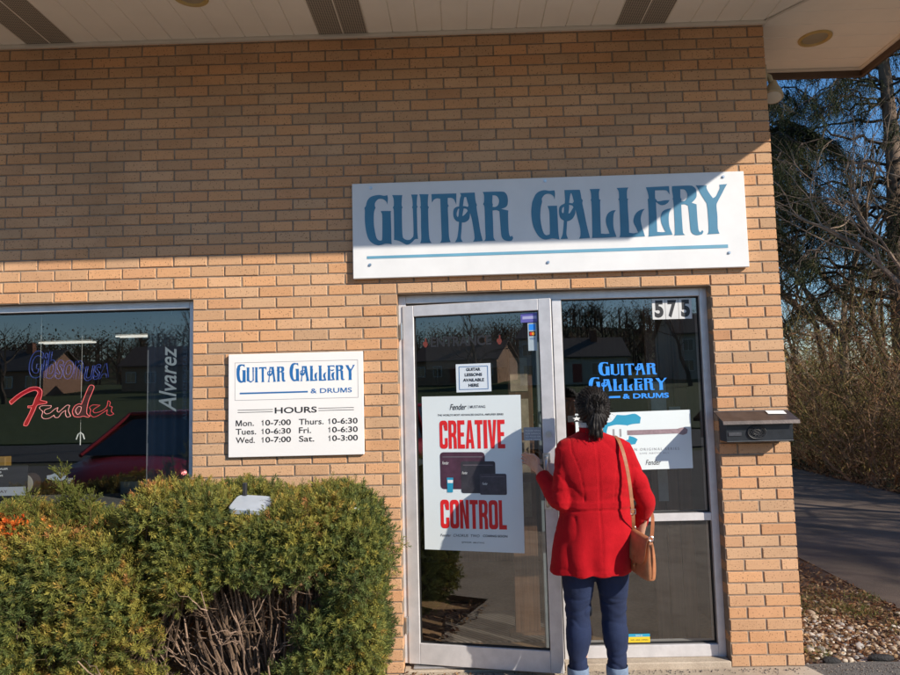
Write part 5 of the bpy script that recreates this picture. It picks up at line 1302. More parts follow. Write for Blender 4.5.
# fallen leaves on the soil and by the door
def leaves(n, fx, cols, size, seed, flatness=.35):
    rng = np.random.default_rng(seed); P = fx(n, rng); n = len(P); N = unit(rng.normal(0, flatness, (n, 3))+np.array([0,0,1])); a = rng.uniform(0, 6.28, n)
    X_ = unit(np.cross(N, np.c_[np.cos(a), np.sin(a), np.zeros(n)])); Y_ = np.cross(N, X_); s = (size*rng.uniform(.5, 1.3, n))[:, None]
    V = np.stack([P-X_*s, P-Y_*s*.45+N*s*.15, P+X_*s, P+Y_*s*.45+N*s*.15], 1).reshape(-1, 3); F = np.arange(n*4).reshape(-1, 4)
    c = np.array(cols)[rng.integers(0, len(cols), n)]*rng.normal(1, .18, (n, 1)); return V, F, np.clip(np.repeat(c, 4, 0), .005, 1)
LC = [(.26,.13,.06), (.34,.20,.10), (.18,.08,.04), (.40,.27,.15), (.12,.055,.03)]
def soilP(n, rng): P = np.c_[rng.uniform(-4.6, -2.16, n), rng.uniform(-1.2, -.0, n), np.zeros(n)]; P[:, 2] = -.022+rng.uniform(0, .02, n); P[P[:, 0] > -2.25, 2] = .012; return P
o = vlink('fallen_leaves', leaves(1500, soilP, LC, .024, 51), M['dryleaf']); o['kind'] = 'stuff'; o['label'] = 'brown fallen leaves under the shrubs beside the door'; o['category'] = 'leaves'
def doorP(n, rng): return np.c_[-2.15+np.abs(rng.normal(0, .22, n)), -.02-np.abs(rng.normal(0, .10, n)), np.full(n, .007)]
o = vlink('fallen_leaves', leaves(60, doorP, LC, .012, 52), M['dryleaf']); o['kind'] = 'stuff'; o['label'] = 'small leaf litter on the concrete by the door hinge'; o['category'] = 'leaves'

# ------------------------------------------------------------------ stone bed
import bmesh
bm = bmesh.new(); bmesh.ops.create_icosphere(bm, subdivisions=2, radius=1); icoV = np.array([v.co[:] for v in bm.verts]); icoF = np.array([[v.index for v in f.verts] for f in bm.faces]); bm.free()
M['stone'] = attrmat('river_stone', .75, (70, .4, .004), spec=.35, spk=(90, .62, (.22,.17,.13)))
def stone(p, r, rng):
    a = rng.uniform(0, 6.28); q = np.array([1, rng.uniform(.6, .9), rng.uniform(.42, .7)])
    d = 1+.22*vnoise(icoV, 2.2, int(rng.integers(1e6))); V = icoV*d[:, None]*q*r; c, s = math.cos(a), math.sin(a)
    tx = rng.normal(0, .3); V = V@np.array([[c,s,0],[-s,c,0],[0,0,1]]).T; V = V@np.array([[1,0,0],[0,math.cos(tx),-math.sin(tx)],[0,math.sin(tx),math.cos(tx)]]).T
    return V+p
SC = np.array([(.50,.42,.32), (.38,.30,.21), (.30,.22,.15), (.44,.36,.29), (.20,.18,.16), (.60,.53,.44), (.27,.17,.10), (.34,.31,.28)])
rng = np.random.default_rng(61); pts = []
for k in range(3600):
    x = rng.uniform(.0, 1.27); y = rng.uniform(.27, 1.75); z0_ = float(bedz(np.array([[x, y, 0]]))[0])
    if y > 1.15+.25*math.sin(x*5) and rng.random() < .93: continue
    if x > .95 and rng.random() < .6: continue
    if math.sin(x*7+1)*math.sin(y*9) > .35 and rng.random() < .6: continue
    r = float(np.clip(rng.lognormal(math.log(.0135), .50), .006, .055))
    if any((x-a)**2+(y-b)**2 < (.62*(r+c))**2 for a, b, _, c in pts): continue
    pts.append((x, y, z0_, r))
pts.sort(key=lambda q: -q[3]); big = pts[:54]; rest = pts[54:]
names = {0: 'pale', 1: 'tan', 2: 'brown', 3: 'cream', 4: 'dark grey', 5: 'white', 6: 'rusty', 7: 'grey'}
for i, (x, y, z, r) in enumerate(big):
    ci = int(rng.integers(0, 8)); V = stone(np.array([x, y, z+r*.28]), r*1.12, rng); c = SC[ci]*rng.normal(1, .06)
    o = link('stone', npmesh('stone', V, icoF, M['stone'], True, col=np.tile(c, (len(V), 1))), None, (x, y, z)); meta(o, 'river stone in the bed of pebbles beside the brick corner', 'stone', 'stones in the bed by the brick corner')
Vs, Fs, Cs = [], [], []
for k, (x, y, z, r) in enumerate(rest):
    V = stone(np.array([x, y, z+r*.3]), r*1.1, rng); Vs.append(V); Fs.append(icoF+len(V)*k); Cs.append(np.tile(SC[int(rng.integers(0, 8))]*rng.normal(1, .1), (len(V), 1)))
o = link('pebbles', npmesh('pebbles', np.concatenate(Vs), np.concatenate(Fs), M['stone'], True, col=np.concatenate(Cs))); meta(o, 'small tan and white pebbles spread in the bed by the corner', 'pebbles', None, 'stuff')
def bedP(n, rng): P = np.c_[rng.uniform(.0, 1.28, n), .26+rng.gamma(2.2, .55, n), np.zeros(n)]; P = P[P[:, 1] < 9]; P[:, 2] = bedz(P)+rng.uniform(.002, .022, len(P)); return P
o = vlink('fallen_leaves', leaves(5200, bedP, LC+[(.30,.20,.11)], .019, 62), M['dryleaf']); meta(o, 'dry brown leaves over the ground between pebbles and driveway', 'leaves', None, 'stuff')
# grass tufts
P = []
for cx, cy, n, s in ((.95, 1.15, 420, .10), (.55, 1.25, 380, .14), (.18, 1.30, 350, .12), (1.12, .75, 330, .09), (.30, .45, 150, .05), (.8, 1.5, 300, .16), (1.2, 1.45, 200, .08), (.1,.85,120,.06)):
    P.append(np.c_[rng.normal(cx, s, n), rng.normal(cy, s, n), np.zeros(n)])
P = np.concatenate(P); P = P[(P[:, 0] > .0) & (P[:, 0] < 1.3)]; P[:, 2] = bedz(P); n = len(P); A = unit(rng.normal(0, .45, (n, 3))+np.array([0,0,1])); h = rng.uniform(.02, .055, n)[:, None]
wv_ = unit(np.cross(A, rng.normal(size=(n, 3))))*.0022; bend = rng.normal(0, .35, (n, 3))*h*.5; bend[:, 2] = 0
V = np.stack([P-wv_, P+A*h*.6-wv_*.7+bend*.3, P+A*h+bend, P+A*h*.6+wv_*.7+bend*.3], 1).reshape(-1, 3); c = np.array([(.13,.17,.03), (.18,.19,.04), (.24,.20,.08)])[rng.integers(0, 3, n)]*rng.normal(1, .15, (n, 1))
o = vlink('grass', (V, np.arange(n*4).reshape(-1, 4), np.repeat(c, 4, 0)), M['needle']); meta(o, 'thin green grass tufts in the stone bed', 'grass', None, 'stuff')
bk_ = mat('tar_black', (.014,.013,.013), .8, var=.5, scale=40, bump=.8, bscale=90, bdist=.01)
# broken asphalt lumps along the edge of the parking lot
for (x, y, sx, sy), lb in (((.30, .30, .075, .035), 'smaller black lump of broken asphalt at the bed edge, nearer the wall'), ((.62, .33, .11, .045), 'larger black lump of broken asphalt at the bed edge'), ((.98,.30,.05,.03), 'small broken asphalt crumb at the far right of the bed edge')):
    V = icoV*(1+.25*vnoise(icoV, 3, int(x*100)))[:, None]*np.array([sx*.8, sy*.7, .024])+np.array([x, y, -.094]); o = link('asphalt_lump', npmesh('asphalt_lump', V, icoF, bk_, False), None, (x, y, -.1)); meta(o, lb, 'rubble')
# loose grit on the lot edge and slab
P = np.c_[rng.uniform(-.0, 1.2, 900), .26-np.abs(rng.normal(0, .16, 900)), np.full(900, -.098)]; Vs, Fs = [], []
oct_ = np.array([(1,0,0),(-1,0,0),(0,1,0),(0,-1,0),(0,0,1),(0,0,-1)], float); of = np.array([[0,2,4],[2,1,4],[1,3,4],[3,0,4],[2,0,5],[1,2,5],[3,1,5],[0,3,5]])
P2 = np.c_[rng.uniform(-2.2, .0, 420), -.02-np.abs(rng.normal(0, .035, 420)), np.full(420, .002)]; PA = np.r_[P, P2]; n = len(PA)
V = oct_[None]*rng.uniform(.0015, .0060, (n, 1, 1))*rng.uniform(.6, 1.2, (n, 6, 1))+PA[:, None]; F = (of[None]+np.arange(n)[:, None, None]*6).reshape(-1, 3)
c = np.array([(.20,.17,.14), (.10,.09,.085), (.34,.29,.24)])[rng.integers(0, 3, n)]
o = link('grit', npmesh('grit', V.reshape(-1, 3), F, M['stone'], False, col=np.repeat(c, 6, 0))); meta(o, 'loose grit along the foot of the wall and slab', 'grit', None, 'stuff')

# ------------------------------------------------------------------ trees
def grow(S, tips, p, d, L, r, lvl, rng, spread=.55, up=.10, kids=(2, 4), taper=.72, gnarl=.16, minr=.003):
    n = 4 if lvl > 2 else 3; seg = L/n; pts = [p]; rr_ = r
    for i in range(n):
        d = unit(d+rng.normal(0, gnarl, 3)+np.array([0, 0, up*.25])); q = pts[-1]+d*seg; r2 = rr_*(1-.28/n*1.1) if lvl > 1 else rr_*.75
        S.append([*pts[-1], *q, rr_, r2]); rr_ = r2; pts.append(q)
    if lvl <= 1 or rr_ < minr: tips.append((pts[-1], d)); return
    for k in range(rng.integers(kids[0], kids[1]+1)):
        j = n if k == 0 else rng.integers(max(1, n-3), n+1); sd = unit(rng.normal(size=3)); sd = unit(sd-d*sd.dot(d)); an = rng.normal(spread, .18)*(0.55 if k == 0 else 1)
        nd = unit(d*math.cos(an)+sd*math.sin(an)+np.array([0,0,up*.3])); grow(S, tips, pts[j], nd, L*rng.uniform(taper-.1, taper+.08), rr_*rng.uniform(.55, .82) if k else rr_*.85, lvl-1, rng, spread, up, kids, taper, gnarl, minr)
def bare_tree(x, y, h, r, seed, label, lvl=7, lean=(0,0), col=(.20,.140,.095), spread=.55, dry=0):
    rng = np.random.default_rng(seed); t = thing('bare_tree', (x, y, -.15), label, 'tree', 'leafless trees beyond the driveway'); S = []; tips = []
    grow(S, tips, np.array([x, y, -.2]), unit(np.array([lean[0], lean[1], 1.])), h*.30, r, lvl, rng, spread)
    S = np.array(S); th = S[:, 6] > r*.5
    vlink('trunk', segmesh(S[th], 8, col, rng, .05), M['bark'], t, True); vlink('crown', segmesh(S[~th], 4, tuple(np.array(col)*1.15), rng, .2), M['bark'], t)
    if dry:
        P = np.array([q[0] for q in tips])[rng.integers(0, len(tips), dry)]+rng.normal(0, .15, (dry, 3)); vlink('dry_leaves', leaves(dry, lambda n, g: P, LC, .04, seed, 2), M['dryleaf'], t)
    return t
def conifer(x, y, h, rad, seed, label, z0=1.2, dens_=1.0, hang=1.0, col=(.040,.048,.016)):
    rng = np.random.default_rng(seed); t = thing('conifer', (x, y, -.15), label, 'tree', 'evergreens beyond the driveway'); S = []; P = []; A = []
    tr, tp = curve_segs([(x, y, -.2), (x+.1, y, h*.5), (x, y, h)], h*.014+.06, .02, 8, .02, rng)
    z = z0
    while z < h-.3:
        f = 1-(z-z0)/(h-z0); Lb = rad*(.25+.75*f)*rng.uniform(.75, 1.1)
        for k in range(rng.integers(3, 6)):
            a = rng.uniform(0, 6.28); dr = np.array([math.cos(a), math.sin(a), 0]); b = np.array([x, y, z+rng.uniform(-.15, .15)]); m = b+dr*Lb*.5+np.array([0, 0, .10*Lb]); e = b+dr*Lb+np.array([0, 0, -.22*Lb*hang])
            s_, pts = curve_segs([b, m, e], .012+.010*Lb, .005, 7, .02*Lb, rng); S += s_
            for j in range(2, len(pts)):
                for q in range(int(3*dens_)+1):
                    sd = np.array([-dr[1], dr[0], 0])*rng.choice([-1, 1]); ll = rng.uniform(.25, .75)*min(1, Lb/2.2)*(1.15-j/len(pts)*.6)
                    d = unit(dr*.5+sd*rng.uniform(.3, 1)+np.array([0, 0, -.35*hang-rng.uniform(0, .7)*hang])); c1 = pts[j]+d*ll*.5; c2 = pts[j]+d*ll+np.array([0,0,-.22*ll*hang]); s2, p2 = curve_segs([pts[j], c1, c2], .005, .0018, 2, .01, rng); S += s2
                    for w_ in p2[1:]:
                        for u_ in range(2+int(dens_)): dd = unit(d*.6+rng.normal(0, .45, 3)+np.array([0,0,-.5*hang])); P.append(w_+rng.normal(0, .02, 3)); A.append(dd)
        z += rng.uniform(.28, .46)
    P = np.array(P); A = np.array(A); c = np.array(col)[None]*np.clip(rng.normal(1, .25, (len(P), 1)), .4, 2)*(1+.35*vnoise(P, 2.5, seed)[:, None])
    c[rng.random(len(P)) < .07] = (.10,.065,.03)
    vlink('trunk', segmesh(tr, 8, (.17,.12,.085), rng, .05), M['bark'], t, True); vlink('branches', segmesh(S, 4, (.075,.055,.042), rng, .2), M['bark'], t)
    vlink('crown', sprigs(P, A, 9, rng.uniform(.12, .26, len(P)), .055, .012, .65, c, rng, .15, droop=.3), M['conifer'], t); return t
conifer(7.35, 10.2, 14, 3.3, 71, 'large dark evergreen with a thick trunk and drooping branches at the right edge', z0=3.2, dens_=.6)
conifer(5.25, 12.0, 12, 3.0, 72, 'evergreen further back whose branches show right beside the roof corner', z0=4.7, dens_=1.0, hang=1.3)
for (x, y, h, r, sd, lb, lv, ln) in ((5.9, 9.5, 9.5, .11, 81, 'slim bare tree nearest the brick corner, across the driveway', 7, (-.12, .0)), (6.9, 12.5, 11, .10, 82, 'bare tree with forked crown standing left of the thick evergreen', 7, (.05, .1)),
     (8.6, 12.2, 11, .11, 83, 'bare tree leaning over right of the thick evergreen', 7, (-.15, 0)), (6.4, 17.5, 11, .09, 85, 'bare tree down the driveway behind the first row', 7, (.1, 0)),
     (7.4, 22, 12, .10, 87, 'bare tree far down the driveway', 7, (0, 0)), (12.6, 22, 13, .18, 88, 'tallest far bare tree in the back of the wood', 7, (0, 0)), (9.9, 24.5, 12, .17, 89, 'farthest bare tree behind the others', 6, (0,0)), (6.35, 8.4, 5.2, .05, 90, 'crooked young bare tree leaning over the driveway edge', 6, (-.35, -.1))):
    bare_tree(x, y, h, r, sd, lb, lv, ln, spread=.60)
for (x, y, h, rad, sd, lb) in ((8.2, 4.4, 11, 2.7, 91, 'tall evergreen beside the driveway shading it'), (9.2, 1.6, 10, 2.0, 92, 'evergreen nearest the parking lot corner'), (9.4, -1.4, 10, 2.2, 94, 'evergreen standing behind the parking lot corner'), (11.6, -4.4, 13, 3.0, 97, 'outermost evergreen at the side of the parking lot')):
    conifer(x, y, h, rad, sd, lb, z0=.9, dens_=.10)
for (x, y, h, r, sd, lb) in ((6.6, 2.6, 8, .10, 95, 'bare tree beside the driveway near the parking lot'), (6.3, 5.2, 8.5, .10, 96, 'bare tree halfway along the driveway edge')): bare_tree(x, y, h, r, sd, lb, 6)

# thicket along the driveway: individually standing shrubs in front, one mass behind
def thicket(boxes, n, seed, h=(1.0, 2.8)):
    rng = np.random.default_rng(seed); S = []; P = []
    for k in range(n):
        bx_ = boxes[rng.integers(0, len(boxes))]; b = np.array([rng.uniform(bx_[0], bx_[1]), rng.uniform(bx_[2], bx_[3]), -.15]); hh = rng.uniform(*h); ln = rng.normal(0, .55, 3); ln[2] = 1; ln[0] -= .12
        tip = b+unit(ln)*hh; m = (b+tip)/2+rng.normal(0, .20*hh, 3)*np.array([1,1,.3]); s_, pts = curve_segs([b, m, tip], rng.uniform(.004, .009) if rng.random() < .8 else rng.uniform(.012, .026), .0025, 4, .025, rng); S += s_
        for q in range(7):
            j = rng.integers(2, len(pts)); d = unit(rng.normal(0, .7, 3)+np.array([0,0,.5]))*rng.uniform(.2, .7); s2, p2 = curve_segs([pts[j], pts[j]+d*.5+rng.normal(0, .05, 3), pts[j]+d], .004, .0016, 2, .02, rng); S += s2; P += [p2[-1], p2[2]]
            d2 = unit(rng.normal(size=3))*.25; S += curve_segs([p2[2], p2[2]+d2], .0025, .0012, 2, .01, rng)[0]; P.append(p2[2]+d2)
    return S, np.array(P)
BC = [(.34,.20,.11), (.44,.28,.15), (.22,.12,.06), (.52,.37,.22), (.26,.18,.08), (.17,.17,.06)]
for i, (x, y, sd, lb) in enumerate(((5.05, 7.6, 1, 'tangled leafless shrub just beside the brick pier, over the driveway'), (5.35, 9.0, 2, 'brown twiggy shrub at the driveway edge under the slim tree'), (5.3, 6.3, 3, 'low tan shrub at the driveway edge by the right of the photo'), (6.1, 7.3, 4, 'dense russet shrub behind the low tan one'), (5.3, 11.0, 5, 'grey brown shrub further down the driveway'), (6.4, 9.4, 6, 'tall dry shrub in front of the thick evergreen trunk'))):
    S, P = thicket([(x-.45, x+.45, y-.6, y+.6)], 42, 100+sd, (.8, 2.4)); rng = np.random.default_rng(200+sd); t = thing('bare_shrub', (x, y, -.15), lb, 'shrub', 'leafless shrubs along the driveway'); bcol = BC[i % len(BC)]
    vlink('stems', segmesh(S, 3, tuple(np.array(bcol)*.8), rng, .3), M['bark'], t); vlink('dry_leaves', leaves(900, lambda n, g: P[g.integers(0, len(P), n)]+g.normal(0, .10, (n, 3)), [bcol]+BC[:3], .022, sd, 2), M['dryleaf'], t)
S, P = thicket([(5.2, 6.4, 7.4, 10.5), (5.1, 8.0, 9.5, 14), (5.8, 11, 13, 20), (7, 15, 18, 27)], 1250, 301, (1.2, 4.4)); rng = np.random.default_rng(302)
def clump(G, sc=1.3):
    V_, F_, C_ = G; k = vnoise(V_, sc, 9)[:, None]; q = vnoise(V_, sc*.8, 10)[:, None]; return V_, F_, np.clip(C_*(1+.75*k)*np.where(q > .25, np.array([[.80,.95,.55]]), np.array([[1.12,.92,.78]])), .01, 1)
o = vlink('undergrowth', clump(cat(segmesh(S, 3, (.34,.235,.15), rng, .6), leaves(16000, lambda n, g: P[g.integers(0, len(P), n)]+g.normal(0, .16, (n, 3)), BC, .034, 303, 2))), M['dryleaf']); meta(o, 'brown tangled undergrowth filling the wood beyond the driveway', 'undergrowth', None, 'stuff')
S, P = thicket([(5.6, 8.5, -.5, 3.5)], 220, 304, (.8, 2.0)); o = vlink('undergrowth', cat(segmesh(S, 3, (.155,.105,.068), rng, .35), leaves(5000, lambda n, g: P[g.integers(0, len(P), n)]+g.normal(0, .14, (n, 3)), BC, .026, 305, 2)), M['dryleaf']); meta(o, 'brown undergrowth nearer the parking lot beside the driveway', 'undergrowth', None, 'stuff')
S, P = thicket([(9, 40, 27, 55), (14, 34, 16, 30)], 900, 306, (2.5, 5.5)); S = np.array(S); S[:, 6:] *= 2.5
o = vlink('distant_wood', cat(segmesh(S, 3, (.28,.21,.15), rng, .3), leaves(16000, lambda n, g: P[g.integers(0, len(P), n)]+g.normal(0, .5, (n, 3)), BC, .09, 307, 2)), M['dryleaf']); meta(o, 'far bare wood closing the view behind the trees', 'wood', None, 'stuff')
def edgeP(n, rng):
    y = rng.uniform(-.5, 20, n); P = np.c_[4.55+.25*np.abs(rng.normal(0, 1, n))**1.2*(1+y*.02)-.05+np.where(y > 6, (y-6)*.02, 0), y, np.full(n, -.155)]; P[:, 2] = np.where(P[:, 0] < 4.62, -.078, -.15)+rng.uniform(0, .03, n); return P
o = vlink('fallen_leaves', leaves(9000, edgeP, LC, .035, 310, .5), M['dryleaf']); meta(o, 'brown leaves drifted along the far driveway edge', 'leaves', None, 'stuff')
# ------------------------------------------------------------------ inside the shop
wood = NT('wood_panelling'); f = wood.noise(1, 5, .6, wood.mapping(wood.coord(), (60, 60, 3))); wood.set(Base_Color=wood.ramp(f, [(.3, (.07,.032,.016)), (.7, (.16,.080,.040))]), Roughness=.5); M['wood'] = wood.m
mb = MB(); mb.box((-8.8, .19, -.12), (-.2, 9.0, .004)); o = mb.build('shop_floor', mat('shop_carpet', (.20,.115,.055), .9, var=.25, scale=40, bump=.3, bscale=300), bld)
mb = MB(); mb.box((-8.8, .19, 2.75), (-.2, 9.0, 2.80)); mb.build('shop_ceiling', mat('ceiling_tile', (.35,.34,.32), .9, var=.06), bld)
mb = MB(); mb.box((-8.79, .20, .004), (-8.75, 8.99, 2.75)); mb.box((-8.75, 5.2, .004), (-.24, 5.24, 2.75)); mb.box((-.24, .20, .004), (-.21, 5.2, 2.75)); mb.box((-3.43,.195,.004),(-2.24,.22,2.75)); mb.box((-2.20,.195,2.2),(-.42,.22,2.75)); mb.box((-.398,.195,.004),(-.24,.22,2.75))
mb.build('inner_wall', mat('inner_wall_paint', (.16,.145,.13), .8, var=.1), bld)
wp = thing('wood_panel', (-.60, .40, .005), 'brown vertical board panel standing inside at the right of the sidelight', 'panel')
mb = MB()
for k in range(3): mb.box((-.70+k*.085, .36, .005), (-.70+k*.085+.080, .385, 2.2), .003)
mb.build('boards', M['wood'], wp)
pf = mat('flyer_paper', (.42,.43,.40), .7, var=.25, scale=8)
for (a, b_, c, d), lb in (((-.68,-.585,1.33,1.60), 'tall pale flyer pinned high on the wood panel behind the glass'), ((-.66,-.60,.86,1.08), 'narrow cream flyer hanging on the wood panel above the mid rail'), ((-.57,-.50,1.32,1.44), 'small pale flyer on the wood panel close to the frame')):
    mb = MB(); mb.box((a, .352, c), (b_, .354, d)); o = mb.build('flyer', pf); meta(o, lb, 'flyer', 'flyers on the wood panel')
wp2 = thing('display_board', (-1.50, .55, .005), 'tall brown display board standing inside behind the free edge of the door', 'board')
mb = MB(); mb.box((-1.56, .54, .02), (-1.40, .57, 2.0), .004); mb.build('board', M['wood'], wp2)
for k in range(4):
    mb = MB(); mb.box((-1.545, .534, .75+k*.27), (-1.43, .537, .97+k*.27)); mb.build('flyer', mat('old_flyer', (.30,.24,.17), .7, var=.4, scale=14), wp2)
mb = MB(); mb.box((-1.60, .50, .005), (-1.36, .61, .03), .004); mb.build('foot', M['wood'], wp2)
bmn = mat('grey_blue_trim', (.20,.24,.27), .5, var=.1); t = thing('partition', (-1.36, .34, .005), 'pale grey blue upright partition beside the door opening, inside', 'partition')
mb = MB(); mb.box((-1.395, .32, .005), (-1.325, .36, 2.1), .003); mb.build('post', bmn, t)
t = thing('inside_sign_board', (-1.78, .62, 1.75), 'dull brown sign board hung inside the top of the doorway', 'board'); mb = MB(); mb.box((-2.10, .60, 1.72), (-1.42, .62, 2.12), .003); mb.build('board', mat('dull_brown_board', (.22,.17,.13), .8, var=.15), t)
for x in (-2.0, -1.5): mb = MB(); mb.tube([(x,.61,2.12),(x,.61,2.75)], .003, 5); mb.build('hanging_rod', M['steel'], t)
mt = NT('diagonal_mat'); wv = mt.node('ShaderNodeTexWave', bands_direction='DIAGONAL'); wv.inputs['Scale'].default_value = 16; mt.l(mt.coord(), wv.inputs['Vector']); mt.set(Base_Color=mt.ramp(wv.outputs['Fac'], [(.4, (.035,.030,.028)), (.6, (.12,.10,.085))]), Roughness=.9)
mb = MB(); mb.box((-2.02, .42, .005), (-1.30, 1.0, .018), .004); o = mb.build('door_mat', mt.m); meta(o, 'dark ribbed door mat on the floor just inside', 'mat')
# a glass counter, hanging guitars, drums and amplifiers in the gloom
t = thing('counter', (-1.6, 2.6, .005), 'wooden shop counter facing the door', 'counter'); mb = MB(); mb.box((-2.6, 2.4, .005), (-.9, 2.95, .90), .01); mb.build('cabinet', M['wood'], t); mb = MB(); mb.box((-2.65, 2.35, .90), (-.85, 3.0, .94), .006); mb.build('top', mat('counter_top', (.30,.22,.15), .4), t)
GB = smoothpoly([(0,-.24),(.14,-.22),(.185,-.12),(.14,-.01),(.12,.06),(.15,.13),(.115,.19),(.03,.18),(-.03,.18),(-.115,.19),(-.15,.13),(-.12,.06),(-.14,-.01),(-.185,-.12),(-.14,-.22)], 3)
gcol = [((.30,.10,.03), 'amber'), ((.45,.02,.02), 'red'), ((.03,.03,.035), 'black'), ((.50,.42,.28), 'cream'), ((.03,.12,.30), 'blue'), ((.20,.07,.03), 'brown')]
def guitar(x, y, z, ci, lb, g_='guitars hanging on the back wall'):
    c, cn = gcol[ci]; t = thing('guitar', (x, y, z), lb, 'guitar', g_)
    mb = MB(); mb.prism([(x+p[0], z+p[1]) for p in GB], y-.045, y); mb.build('body', mat('guitar_'+cn, c, .25, var=.1), t)
    mb = MB(); mb.box((x-.022, y-.06, z+.12), (x+.022, y-.045, z+.62), .003); mb.prism([(x-.025,z+.62),(x+.025,z+.62),(x+.038,z+.78),(x-.03,z+.80)], y-.06, y-.045); mb.build('neck', M['wood'], t)
    mb = MB(); mb.box((x-.035, y-.052, z-.13), (x+.035, y-.045, z-.10)); mb.box((x-.03, y-.052, z-.02), (x+.03, y-.045, z+.0)); mb.build('bridge', M['steel'], t)
for k in range(9): guitar(-5.9+k*.62, 5.15, 1.25+(k % 2)*.1, (k*5+1) % 6, f'{gcol[(k*5+1) % 6][1]} guitar hanging on the back wall, ' + ('above the amplifiers' if k < 4 else 'behind the counter') + (', higher' if k % 2 else ', lower'))
def amp(x, y, z, w_, h_, lb):
    t = thing('amplifier', (x, y, z), lb, 'amplifier', 'amplifiers on the shop floor'); mb = MB(); mb.box((x-w_/2, y-.14, z), (x+w_/2, y+.14, z+h_), .012); mb.build('cabinet', AM[1], t)
    mb = MB(); mb.box((x-w_/2+.03, y-.147, z+.03), (x+w_/2-.03, y-.141, z+h_*.78), .002); mb.build('grille', mat('grille_cloth', (.10,.09,.08), .9, var=.3, scale=120), t); mb = MB(); mb.box((x-w_/2+.03, y-.147, z+h_*.82), (x+w_/2-.03, y-.141, z+h_*.94), .002); mb.build('control_panel', M['steel'], t)
amp(-3.0, 1.9, .005, .6, .5, 'wide low amplifier near the wall by the door'); amp(-4.6, 2.2, .005, .65, .9, 'tall amplifier inside behind the display window')
for (x, y, z, r_, h_, lb) in ((-4.66, .42, .99, .062, .08, 'small grey drum on the window display ledge'), (-5.3, 1.4, .3, .28, .4, 'large drum on the shop floor behind the window')):
    t = thing('drum', (x, y, z), lb, 'drum'); mb = MB(); mb.tube([(x, y-h_/2, z+r_), (x, y+h_/2, z+r_)], r_, 28); mb.build('shell', mat('drum_shell', (.05,.035,.03), .3, var=.1), t, smooth=True, angle=40); mb = MB(); mb.tube([(x, y-h_/2-.006, z+r_), (x, y-h_/2, z+r_)], r_*.98, 28); mb.build('head', mat('drum_head', (.35,.34,.31), .5, var=.05), t)
# window ledge and what lies on it
mb = MB(); mb.box((-5.9, .20, .90), (-3.45, .75, .93), .004); mb.box((-5.9, .72, .01), (-3.45, .75, .90)); mb.build('window_ledge', mat('ledge_paint', (.14,.14,.14), .6), bld)
t = thing('display_card', (-4.65, .20, 1.0), 'black printed card with white text at the bottom left of the window', 'card')
mb = MB(); mb.box((-4.86, .17, .985), (-4.50, .174, 1.19)); mb.build('sheet', M['ink'], t)
for i in range(5): text('small_print', ('AUTHORIZED DEALER', 'STRINGS PEDALS', 'REPAIRS LESSONS', 'AMPLIFIERS', 'RENTALS')[i], -4.84, (-4.62, -4.66, -4.65, -4.68, -4.70)[i], 1.165-i*.020, 1.176-i*.020, .169, M['paper'], t, off=.02)
mb = MB(); mb.box((-4.85, .1685, 1.010), (-4.51, .1695, 1.062)); mb.build('pale_band', mat('card_band', (.42,.45,.52), .5, var=.05), t); text('small_print', 'SALE TODAY', -4.83, -4.62, 1.027, 1.043, .168, AM[0], t)
mb = MB(); mb.box((-4.80, .26, 1.05), (-4.70, .32, 1.235), .004); o = mb.build('yellow_box', mat('yellow_card', (.30,.17,.03), .6, var=.1)); meta(o, 'yellow box on the ledge behind the black card', 'box')
t = thing('tag_on_string', (-4.20, .20, 1.25), 'white arrow shaped hook hanging on a thread in the window', 'hook'); mb = MB(); mb.tube([(-4.20,.20,2.15),(-4.20,.20,1.36)], .0008, 3); mb.build('thread', M['paper'], t)
mb = MB(); mb.tube([(-4.20,.20,1.38),(-4.20,.20,1.30)], .003, 6); mb.tube([(-4.225,.20,1.335),(-4.215,.20,1.365),(-4.20,.20,1.375),(-4.185,.20,1.365),(-4.175,.20,1.335)], .004, 6); mb.build('hook', M['paper'], t)
mb = MB(); mb.loft([((-4.36,.22,1.105), .028, .006), ((-4.36,.215,1.105), .028, .006)], 16); t = MB(); t.prism(smoothpoly([(-4.41,1.10),(-4.38,1.092),(-4.35,1.085),(-4.31,1.09),(-4.295,1.11),(-4.31,1.135),(-4.35,1.138),(-4.38,1.125),(-4.41,1.12)], 3), .215, .222)
o = t.build('guitar_headstock_sign', mat('pale_blue_plastic', (.40,.46,.52), .4, var=.05)); meta(o, 'pale paddle shaped plastic sign beside the black card', 'sign')
t = thing('curtain', (-3.62, .36, .93), 'pale translucent grey panel hanging at the right side of the display window', 'panel'); mb = MB()
V = []; n_ = 40
for k in range(n_+1): x = -3.84+k*.385/n_; V += [(x, .30+.012*math.sin(k*.9), .94), (x, .30+.012*math.sin(k*.9), 2.10)]
mb.add(V, [(2*k, 2*k+2, 2*k+3, 2*k+1) for k in range(n_)]); mb.build('cloth', mat('grey_cloth', (.10,.115,.14), .8, var=.1), t, smooth=True)
for (x, y) in ((-6.9, 4.6), (-5.6, 4.0), (-7.9, 3.6)):
    t = thing('ceiling_tube_light', (x, y, 2.74), 'lit fluorescent tube light on the shop ceiling', 'ceiling light', 'lit ceiling tubes in the shop'); mb = MB(); mb.box((x-.36, y-.10, 2.34), (x+.36, y+.10, 2.38), .004)
    for q in (-.3, .3): mb.tube([(x+q, y, 2.38), (x+q, y, 2.75)], .004, 5)
    mb.build('housing', M['trim'], t)
    for dy in (-.05, .05): mb = MB(); mb.tube([(x-.34, y+dy, 2.32), (x+.34, y+dy, 2.32)], .010, 8); mb.build('tube', emis('tube_light', (1,.95,.85), .7), t)

